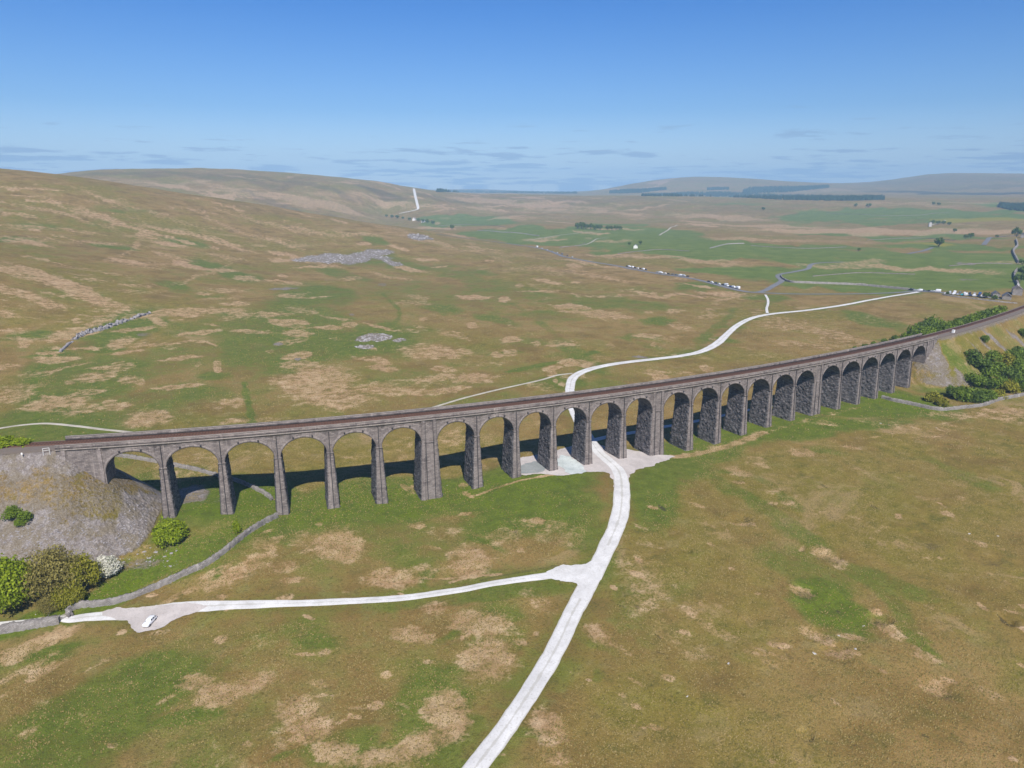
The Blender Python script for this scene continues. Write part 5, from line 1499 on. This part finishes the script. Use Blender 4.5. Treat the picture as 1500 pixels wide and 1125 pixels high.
# ------------------------------------------------------------------ stones: scree, limestone, scattered boulders
def rocks(name, mat, spots, seed=0, kind='stuff'):
    """spots: (x, y, size)"""
    r = np.random.RandomState(seed)
    V = []; F = []; k = 0
    base = np.array([(-1, -1, 0), (1, -1, 0), (1, 1, 0), (-1, 1, 0), (-.7, -.6, 1), (.6, -.7, .9), (.7, .6, 1), (-.6, .7, .85)], float)
    ff = [(0, 1, 5, 4), (1, 2, 6, 5), (2, 3, 7, 6), (3, 0, 4, 7), (4, 5, 6, 7)]
    for x, y, sz in spots:
        a = r.rand() * 6.3; ca, sa = math.cos(a), math.sin(a)
        q = base * np.array([sz * (.6 + .5 * r.rand()), sz * (.4 + .4 * r.rand()), sz * (.22 + .3 * r.rand())]) * (1 + .18 * r.randn(8, 3))
        q = np.stack([q[:, 0] * ca - q[:, 1] * sa + x, q[:, 0] * sa + q[:, 1] * ca + y, q[:, 2]], 1)
        q[:, 2] += float(sample(np.array([x]), np.array([y]))[0]) - sz * .12
        V.append(q); F += [tuple(j + k for j in f) for f in ff]; k += 8
    V = np.concatenate(V); c = V.mean(0)
    o = MB().quads(V, F).build(name, mat, None, loc=tuple(c))
    if kind: tag(o, kind=kind)
    return o


def scatter(n, x0, x1, y0, y1, test, size, seed):
    r = np.random.RandomState(seed); out = []
    for _ in range(n * 6):
        p = ground(r.uniform(x0, x1), r.uniform(y0, y1))
        if test(p): out.append((p[0], p[1], size * (.5 + r.rand() ** 3 * 1.8)))
        if len(out) >= n: break
    return out


st_ = lambda lim: (lambda p: sample(np.array([p[0]]), np.array([p[1]]), STONE)[0] > lim)
rocks('scree_stones', 'lime', scatter(1500, 0, 215, 715, 850, lambda p: sample(np.array([p[0]]), np.array([p[1]]), STONE)[0] > .7 and vnoise(np.array([p[0] / 7]), np.array([p[1] / 7]), 4)[0] > .42, .17, 1), 1)
rocks('limestone_pavement', 'lime2', scatter(1000, 415, 600, 360, 392, st_(.45), .7, 2), 2)
rocks('limestone_pavement', 'lime2', scatter(260, 515, 605, 485, 515, st_(.45), .5, 3), 3)
rocks('limestone_pavement', 'lime2', scatter(100, 590, 640, 338, 356, st_(.45), 1.2, 4), 4)
rocks('scree_stones', 'lime', scatter(500, 1370, 1500, 470, 545, st_(.8), .25, 5), 5)
fallen = [(x_ + random.uniform(-3, 3), 806 + (x_ - 170) * -.0 + random.uniform(-5, 5)) for x_ in ()]
tl = scatter(60, 175, 260, 800, 830, lambda p: True, .26, 8)
rocks('fallen_stones', 'lime', tl, 8)
bl = [(1290, 620, .9, 'pale boulder in the grass between the viaduct and right wall', 'lime'), (1302, 622, .7, 'dark boulder beside the pale one near the right wall', 'wallstone'), (1371, 627, .7, 'white stone alone on the tan grass at right', 'lime'), (1420, 782, .7, 'grey stone, left of two on the right moor', 'lime'),
      (1462, 785, .7, 'white stone, right of two on the right moor', 'lime'), (1229, 928, .6, 'white stone by the large shake hole, left one', 'lime'), (1266, 913, .6, 'white stone above the two straw patches at right', 'lime'), (1192, 956, .9, 'grey boulder below the straw rimmed hollow', 'lime'),
      (1253, 951, .6, 'white stone right of the lowest dark hollow', 'lime'), (1067, 972, .8, 'pale boulder on the lower right moor', 'lime'), (73, 897, .55, 'white stone left of the gate, upper', 'lime'), (52, 900, .4, 'small pale stone left of the gate, lower', 'lime'), (71, 901, .4, 'small white stone directly below the upper one', 'lime'),
      (1007, 1020, .5, 'tiny white stone on the moor right of the main track', 'lime'), (655, 711, .3, 'white stone in the green grass left of the seventh pier', 'lime')]
for px, py, sz, lb, mt in bl:
    p = ground(px, py)
    o = rocks('boulder', 'palestone' if mt == 'lime' else mt, [(p[0], p[1], sz * .62)], int(px), None)
    tag(o, lb, 'boulder')


# ------------------------------------------------------------------ vehicles
def car_mesh(kind):
    """stations: x, half width, z bottom, z belt, roof half width, z roof"""
    if kind == 'estate':
        st = [(-2.25, .70, .38, .60, .60, .66), (-2.15, .84, .25, .78, .66, .84), (-1.9, .88, .22, .92, .66, .95), (-1.15, .90, .2, .98, .66, 1.02), (-.45, .90, .2, 1.0, .62, 1.44), (.2, .90, .2, 1.01, .64, 1.52), (1.2, .90, .2, 1.02, .64, 1.51), (1.85, .89, .22, 1.02, .62, 1.42), (2.2, .86, .26, .98, .62, 1.04), (2.3, .76, .38, .75, .6, .80)]
        pan = (3, 4, 7, 8)
    elif kind == 'van':
        st = [(-2.6, .80, .40, .75, .66, .80), (-2.5, .93, .26, .95, .74, 1.0), (-2.1, .98, .24, 1.15, .76, 1.2), (-1.75, .99, .22, 1.22, .78, 1.3), (-1.05, 1.0, .22, 1.25, .80, 2.0), (-.3, 1.0, .22, 1.28, .86, 2.15), (1.2, 1.0, .22, 1.3, .88, 2.18), (2.4, 1.0, .24, 1.3, .88, 2.16), (2.62, .98, .26, 1.3, .86, 2.05), (2.65, .94, .4, 1.0, .84, 1.2)]
        pan = (3, 4, 7, 8)
    elif kind == 'camper':
        st = [(-3.1, .85, .45, .80, .70, .85), (-3.0, 1.0, .28, 1.0, .78, 1.05), (-2.5, 1.05, .26, 1.15, .8, 1.25), (-2.2, 1.06, .26, 1.2, .84, 1.35), (-1.7, 1.10, .26, 1.4, 1.0, 2.5), (-1.0, 1.12, .26, 1.5, 1.06, 2.85), (1.0, 1.12, .3, 1.5, 1.08, 2.85), (3.0, 1.12, .35, 1.5, 1.08, 2.85), (3.15, 1.10, .4, 1.5, 1.05, 2.7), (3.17, 1.0, .5, 1.3, 1.0, 1.5)]
        pan = (3, 4, 7, 8)
    else:   # hatchback
        st = [(-1.95, .68, .38, .58, .58, .62), (-1.86, .80, .25, .76, .62, .80), (-1.6, .84, .22, .90, .62, .93), (-1.0, .85, .2, .95, .62, .98), (-.35, .86, .2, .97, .58, 1.42), (.2, .86, .2, .98, .60, 1.48), (.9, .86, .2, .99, .60, 1.46), (1.45, .85, .22, 1.0, .58, 1.34), (1.85, .82, .26, .96, .60, 1.0), (1.95, .72, .38, .7, .58, .74)]
        pan = (3, 4, 7, 8)
    ring = []
    for x, hwid, zb, zt, rw, zr in st:
        half = [(0, zb), (hwid * .86, zb), (hwid, zb + .16), (hwid * 1.0, (zb + zt) / 2 + .08), (hwid * .965, zt), (rw + (hwid - rw) * .10, zr - .07 * min(1, (zr - zt) * 2 + .2)), (rw * .82, zr), (0, zr + .02)]
        full = [(x, -y, z) for y, z in half] + [(x, y, z) for y, z in half[::-1][1:]]
        ring.append(full)
    G = np.array(ring)
    body = MB().grid(G)
    for e, fl in ((0, True), (-1, False)):
        q = G[e]; c = q.mean(0); body.grid(np.stack([q, np.repeat(c[None], len(q), 0)]), flip=not fl)
    win = []
    a, b_, c_, d_ = pan

    def panel(pts, off):
        P = np.array(pts, float)
        n = np.cross(P[1] - P[0], P[3] - P[0]); n /= np.linalg.norm(n) + 1e-9
        cen = P.mean(0)
        if n @ (cen - np.array([cen[0] * .9, 0, .8])) < 0: n = -n
        P2 = cen + (P - cen) * .88 + n * off
        back = cen + (P - cen) * .88 - n * .02
        V = np.concatenate([P2, back]); return MB().quads(V, [(0, 1, 2, 3), (4, 5, 1, 0), (5, 6, 2, 1), (6, 7, 3, 2), (7, 4, 0, 3)])
    L5 = lambda i: ring[i][5]; L4 = lambda i: ring[i][4]; R5 = lambda i: ring[i][9]; R4 = lambda i: ring[i][10]
    win.append(('windscreen', panel([L5(a), R5(a), R5(b_), L5(b_)], .03)))
    ends = (b_, c_) if kind in ('estate', 'hatch') else (b_, b_ + 1)
    for side in (0, 1):
        A = (L4, L5) if side == 0 else (R4, R5)
        e0, e1 = ends
        mid = (e0 + e1) // 2
        segs = [(e0, mid), (mid, e1)] if mid > e0 else [(e0, e1)]
        m = MB()
        for (i0, i1) in segs:
            q = panel([A[0](i0), A[0](i1), A[1](i1), A[1](i0)], .025)
            m.quads(q.v[0], q.f[0])
        win.append(('side_window', m))
    win.append(('rear_window', panel([L5(c_), R5(c_), R5(d_) if kind != 'van' else R5(d_), L5(d_)], .03)))
    wr = .32 if kind in ('estate', 'hatch') else .36
    wx = (st[2][0] + .55, st[7][0] - .45)
    wy = st[5][1] - .05
    parts = []
    for x in wx:
        for y in (-wy, wy):
            parts.append(((x, y, wr), wr))
    return body, win, parts, st


def wheel_meshes(r):
    t = MB(); seg = 16
    an = np.linspace(0, 2 * math.pi, seg + 1)
    prof = [(-.11, .6), (-.11, .95), (-.07, 1.0), (.07, 1.0), (.11, .95), (.11, .6)]
    G = np.array([[(r * q * math.cos(a), y, r * q * math.sin(a)) for y, q in prof] for a in an]); t.grid(G)
    rim = MB()
    G = np.array([[(r * q * math.cos(a), y, r * q * math.sin(a)) for y, q in [(-.09, 0), (-.10, .58), (.10, .58), (.09, 0)]] for a in an]); rim.grid(G)
    return t, rim


CARP = {}


def make_car(kind, paint):
    root = empty({'estate': 'estate_car', 'hatch': 'hatchback_car', 'van': 'parked_van', 'camper': 'motorhome'}[kind])
    if kind in CARP:
        src, pr = CARP[kind]
        for ch in src:
            if ch[0] == 'body':
                me = ch[1].copy(); me.materials.clear(); me.materials.append(M['paint_' + paint])
            else:
                me = ch[1]
            o = bpy.data.objects.new(ch[0], me); COL.objects.link(o); o.parent = root; o.location = ch[2]
            for nm, m2 in ch[3]:
                o2 = bpy.data.objects.new(nm, m2); COL.objects.link(o2); o2.parent = o
        return root
    body, win, wh, st = car_mesh(kind)
    src = []
    o = body.build('body', 'paint_' + paint, root, smooth=True); src.append(('body', o.data, (0, 0, 0), []))
    for nm, m in win:
        o = m.build(nm, 'glass', root); src.append((nm, o.data, (0, 0, 0), []))
    t, rim = wheel_meshes(wh[0][1]); tm = rm = None
    for loc, r in wh:
        if tm is None:
            o = t.build('wheel', 'tyre', root, smooth=True); o2 = rim.build('rim', 'rim', o); tm, rm = o.data, o2.data
        else:
            o = bpy.data.objects.new('wheel', tm); COL.objects.link(o); o.parent = root
            o2 = bpy.data.objects.new('rim', rm); COL.objects.link(o2); o2.parent = o
        o.location = loc; src.append(('wheel', tm, loc, [('rim', rm)]))
    x0 = st[0][0]; x1 = st[-1][0]; w = st[1][1]
    for nm, x, z, mt in (('headlight', x0 + .08, st[1][3] - .12, 'lamp'), ('tail_light', x1 - .05, st[-2][3] - .14, 'redlamp')):
        for y in (-w * .78, w * .78):
            o = MB().box(x - .06, x + .06, y - .16, y + .16, z - .07, z + .07).build(nm, mt, root); src.append((nm, o.data, (0, 0, 0), []))
    CARP[kind] = (src, None)
    return root


def put_car(kind, paint, px, py, heading, label, group=None, dz=0.0):
    p = ground(px, py)
    o = make_car(kind, paint)
    z = float(sample(np.array([p[0]]), np.array([p[1]]))[0]) + .06 + 0.0004 * max(dist_of(p) - 150, 0) + dz
    o.location = (p[0], p[1], z); o.rotation_euler = (0, 0, heading)
    tag(o, label, {'estate': 'car', 'hatch': 'car', 'van': 'van', 'camper': 'motorhome'}[kind], group)
    return o


a0 = ground(214, 921); a1 = ground(226, 907)
hd = math.atan2(a1[1] - a0[1], a1[0] - a0[0])
put_car('estate', 'white', 219.5, 913.5, hd, 'white estate car parked alone on the gravel beside the lower left track', None, .06).scale = (.92, .92, .92)


def row(px0, py0, px1, py1, items, where, group, off=0.0, across=False):
    q0 = ground(px0, py0); q1 = ground(px1, py1)
    h = math.atan2(q1[1] - q0[1], q1[0] - q0[0])
    n = len(items)
    cnt = {}
    for k, (kind, paint) in enumerate(items):
        f = (k + .5) / n
        nm = {'estate': 'car', 'hatch': 'hatchback', 'van': 'van', 'camper': 'motorhome'}[kind]
        lb = '%s %s, %s vehicle from the left %s' % (paint, nm, ords[k], where)
        put_car(kind, paint, px0 + (px1 - px0) * f, py0 + (py1 - py0) * f, h + (math.pi if k % 2 else 0) + (math.pi / 2 if across else 0), lb, group)


row(916, 390.6, 948, 396.5, [('hatch', 'black'), ('van', 'white'), ('van', 'white'), ('hatch', 'navy'), ('estate', 'white'), ('hatch', 'black'), ('van', 'white'), ('hatch', 'navy')], 'in the roadside row, upper cluster', 'vehicles parked along the moor road')
row(960, 399.5, 1010, 406.3, [('estate', 'silver'), ('van', 'white'), ('estate', 'white'), ('hatch', 'black'), ('estate', 'grey'), ('estate', 'grey'), ('van', 'white'), ('van', 'silver'), ('hatch', 'black')], 'in the roadside row, middle cluster', 'vehicles parked along the moor road')
row(1035, 412.6, 1083, 424.0, [('hatch', 'navy'), ('estate', 'white'), ('hatch', 'navy'), ('hatch', 'white'), ('estate', 'navy'), ('camper', 'white'), ('estate', 'blue'), ('van', 'white'), ('camper', 'white')], 'in the roadside row, lower cluster by the junction', 'vehicles parked along the moor road')
row(783, 361.5, 842, 378.5, [('camper', 'white'), ('estate', 'silver'), ('estate', 'silver'), ('estate', 'grey'), ('estate', 'silver'), ('van', 'grey'), ('hatch', 'navy'), ('estate', 'silver')], 'on the furthest stretch of moor road', 'vehicles parked along the moor road')
row(1331, 425.8, 1376, 428.2, [('van', 'black'), ('estate', 'silver'), ('van', 'white'), ('hatch', 'grey'), ('hatch', 'black'), ('estate', 'silver'), ('camper', 'white')], 'where the white track meets the road', 'vehicles at the track end')
row(1382, 430.6, 1448, 436.2, [('estate', 'white'), ('van', 'silver'), ('van', 'white'), ('estate', 'silver'), ('estate', 'teal'), ('camper', 'white'), ('estate', 'navy'), ('van', 'white'), ('hatch', 'navy'), ('van', 'white'), ('van', 'white')], 'in the front line beside the stone house', 'vehicles beside the stone house', across=True)
row(1388, 428.4, 1446, 432.6, [('estate', 'silver'), ('van', 'white'), ('estate', 'grey'), ('estate', 'white'), ('hatch', 'navy'), ('estate', 'silver'), ('van', 'blue'), ('estate', 'blue')], 'in the rear line beside the stone house', 'vehicles beside the stone house', across=True)


# ------------------------------------------------------------------ buildings
def house(px, py, Lx, Wy, He, rz, wallm, roofm, label, cat='house', name='stone_house', chim=(), nwin=3, pitch=.8, lean=False, chim_m='white'):
    p = ground(px, py)
    root = empty(name, (p[0], p[1], p[2] - .1), rz, label, cat)
    m = MB().box(-Lx / 2, Lx / 2, -Wy / 2, Wy / 2, -1.5, He)
    hr = Wy / 2 * pitch
    for x in (-Lx / 2, Lx / 2):
        m.quads([(x, -Wy / 2, He), (x, Wy / 2, He), (x, 0, He + hr)], [(0, 1, 2)])
    m.build('wall', wallm, root)
    o_ = .35
    r = MB()
    for sgn in (-1, 1):
        A = np.array([[(-Lx / 2 - o_, sgn * (Wy / 2 + o_), He - o_ * pitch), (-Lx / 2 - o_, 0, He + hr)], [(Lx / 2 + o_, sgn * (Wy / 2 + o_), He - o_ * pitch), (Lx / 2 + o_, 0, He + hr)]])
        B = A + np.array([0, 0, .18])
        r.grid(B, flip=sgn > 0); r.grid(A, flip=sgn < 0)
        r.grid(np.stack([A[:, 0], B[:, 0]]), flip=sgn < 0)
        for e in (0, 1): r.grid(np.stack([A[e], B[e]]), flip=(sgn > 0) ^ (e == 0))
    ro = r.build('roof', roofm, root)
    for cx in chim:
        c = MB().box(cx - .5, cx + .5, -.4, .4, He + hr - .6, He + hr + 1.5)
        c.box(cx - .6, cx + .6, -.5, .5, He + hr + 1.5, He + hr + 1.65).build('chimney', chim_m, ro)
    for k in range(nwin):
        x = -Lx / 2 + Lx * (k + .5) / nwin
        for z in ([1.0, 3.6] if He > 4.5 else [1.1]):
            for sg in (-1, 1):
                y = sg * (Wy / 2 + .02)
                if k == nwin // 2 and z == 1.0 and sg == -1:
                    MB().box(x - .5, x + .5, y - .05, y + .05, 0, 2.1).build('door', 'timber', root); continue
                f = MB()
                for (x0, x1, z0, z1) in ((-.6, -.5, 0, 1.3), (.5, .6, 0, 1.3), (-.5, .5, 0, .1), (-.5, .5, 1.2, 1.3)):
                    f.box(x + x0, x + x1, y - .08, y + .08, z + z0, z + z1)
                fo = f.build('window', 'signwhite', root)
                MB().box(x - .5, x + .5, y - .03, y + .03, z + .1, z + 1.2).build('pane', 'glass', fo)
    return root


house(1489, 431, 15, 8, 5.6, .55, 'wallstone', 'pinkslate', 'grey stone house with two white chimneys at the right edge', chim=(-6, 5.6), nwin=4)
house(1474, 438, 11, 7, 3.2, .55, 'wallstone', 'slate', 'low slate roofed outbuilding in front of the chimneyed house', 'outbuilding', 'stone_outbuilding', nwin=3)
house(1458, 434.5, 8, 6, 3.0, .7, 'wallstone', 'slate', 'small grey outbuilding left of the chimneyed house', 'outbuilding', 'stone_outbuilding', nwin=2)
house(1502, 398, 16, 8, 5, .4, 'wallstone', 'slate', 'slate roofed building among trees at the far right edge', chim=(-5,), nwin=3)
house(931, 363.5, 11, 7, 4, .9, 'white', 'slate', 'tiny white barn alone in the valley pasture', 'barn', 'white_barn', nwin=2)
house(607, 323, 16, 9, 6, .9, 'white', 'pinkslate', 'distant pale farmhouse among trees, left one', 'farmhouse', 'farmhouse', nwin=2, chim=(-7,))
house(620, 325.5, 20, 9, 6, .9, 'white', 'slate', 'distant pale farmhouse among trees, right one', 'farmhouse', 'farmhouse', nwin=2, chim=(8,))
house(1499, 348, 18, 9, 6, .5, 'wallstone', 'slate', 'distant grey farmhouse beside the upper right road', 'farmhouse', 'farmhouse', nwin=2)
house(1362, 332, 6, 6, 10, .9, 'palestone', 'slate', 'distant narrow pale building standing tall on the tan moor', 'tower house', 'tall_house', nwin=1)

# ------------------------------------------------------------------ lineside things
s_b = 214.0
bx = VP(228, -1.6, vz(228) + .3)
cab = empty('lineside_cabinet', tuple(bx), .2, 'white box beside the railway just past the right end of the viaduct', 'equipment cabinet')
MB().box(-.9, .9, -.5, .5, -.5, 1.5).build('cabinet_body', 'signwhite', cab)
MB().box(-1.0, 1.0, -.6, .6, 1.5, 1.62).build('cabinet_lid', 'signwhite', cab)
mkp = VP(-209.5, 1.6, vz(-209.5))
zz_ = float(sample(np.array([mkp[0]]), np.array([mkp[1]]))[0])
mk = empty('marker_post', (mkp[0], mkp[1], zz_ - .2), 0, 'pale marker post on the left embankment shoulder below the line', 'post')
MB().box(-.12, .12, -.12, .12, 0, 1.9).build('post', 'timber', mk)
MB().box(-.2, .2, -.14, -.12, 1.3, 1.9).build('plate', 'signwhite', mk)


def fence(s0, s1, t, label, n):
    pts = [VP(s, t, 0) for s in np.linspace(s0, s1, n)]
    pts = [(p[0], p[1], float(sample(np.array([p[0]]), np.array([p[1]]))[0])) for p in pts]
    root = empty('post_fence', pts[0], 0, label, 'fence')
    b0 = np.array(pts[0])
    for p in pts:
        q = np.array(p) - b0
        MB().box(q[0] - .06, q[0] + .06, q[1] - .06, q[1] + .06, q[2] - .3, q[2] + 1.25).build('post', 'timber', root)
    for h in (.45, .8, 1.15):
        MB().tube([tuple(np.array(p) - b0 + np.array([0, 0, h])) for p in pts], [.025] * n, 4).build('rail', 'timber', root)
    return root


fence(-201, -222, -11.5, 'post and rail fence behind the railway at the left edge', 9)
for s_, t_, lb in ((-201.0, -9.6, 'white handrail behind the line at the left end of the parapet'), (-203.5, .9, 'white handrail in front of the line at the left end of the parapet')):
    p = VP(s_, t_, vz(s_) - .2)
    hr_ = empty('handrail', tuple(p), .0, lb, 'handrail')
    for x_ in (-.8, .8):
        MB().tube([(x_, 0, -.8), (x_, 0, 1.5)], [.06, .06], 6).build('post', 'signwhite', hr_)
    for z_ in (.8, 1.45):
        MB().tube([(-.8, 0, z_), (.8, 0, z_)], [.05, .05], 6).build('rail', 'signwhite', hr_)

# ------------------------------------------------------------------ coarse grass tussocks
def tussocks(n, r0, r1, size, seed):
    r = np.random.RandomState(seed)
    rr = np.sqrt(r.uniform(r0 ** 2, r1 ** 2, n)); aa = r.uniform(-.76, .76, n) + YAW
    x = CAM[0] + rr * np.cos(aa); y = CAM[1] + rr * np.sin(aa)
    fl = sample(x, y, FLAT); on = sample(x, y, ONE); gn = sample(x, y, GREEN); tn = sample(x, y, TAN)
    p = (.55 + 1.6 * fbm(x, y, 16, 3, 91) + 1.5 * fbm(x, y, 3, 2, 95)) * (1 - .75 * np.clip(gn, 0, 1)) + .5 * tn
    k = (r.rand(n) < p) & (fl < .15) & (on < .1)
    x = x[k]; y = y[k]; n = len(x)
    z = sample(x, y)
    s_ = size * (.5 + .9 * r.rand(n) ** 1.5); h = s_ * (.55 + .5 * r.rand(n))
    a = r.rand(n) * 6.28
    V = np.zeros((n, 6, 3))
    for j in range(5):
        rad = s_ * (.35 + .3 * r.rand(n))
        V[:, j] = np.stack([x + rad * np.cos(a + j * 1.2566), y + rad * np.sin(a + j * 1.2566), z - .04], 1)
    V[:, 5] = np.stack([x + s_ * .25 * r.randn(n), y + s_ * .25 * r.randn(n), z + h], 1)
    b = (np.arange(n) * 6)[:, None]
    F = np.concatenate([b + np.array([[j, (j + 1) % 5, 5]]) for j in range(5)])
    o = MB().quads(V.reshape(-1, 3), F).build('tussock_grass', 'tussock')
    tag(o, kind='stuff')


def mat_tussock():
    m, t, b = new_mat('tussock')
    geo = N(t, 'ShaderNodeNewGeometry'); P = geo.outputs['Position']
    f = mth(t, 'ADD', mth(t, 'MULTIPLY', geo.outputs['Random Per Island'], .6), mth(t, 'MULTIPLY', noise(t, P, 1 / 11, 3, .6), .45))
    L(t, ramp(t, f, [(.15, (.090, .085, .024)), (.40, (.18, .145, .042)), (.65, (.245, .185, .070)), (.95, (.31, .235, .11))]), b.inputs['Base Color'])
    return m


M['tussock'] = mat_tussock()
tussocks(520000, 95, 300, .27, 1)
tussocks(220000, 300, 620, .42, 2)

HZ = 16800.0
hb = MB().box(-HZ, HZ, -HZ, HZ, -140, 620)
HAZE = hb.build('haze', 'moor')
hm = bpy.data.materials.new('haze_air'); hm.use_nodes = True
ht = hm.node_tree
for n in list(ht.nodes): ht.nodes.remove(n)
pv = ht.nodes.new('ShaderNodeVolumePrincipled'); ho = ht.nodes.new('ShaderNodeOutputMaterial')
pv.inputs['Color'].default_value = (.45, .72, 1.0, 1)
pv.inputs['Density'].default_value = 0.00012
pv.inputs['Anisotropy'].default_value = -0.2
L(ht, pv.outputs[0], ho.inputs['Volume'])
HAZE.data.materials.clear(); HAZE.data.materials.append(hm)
tag(HAZE, kind='stuff')
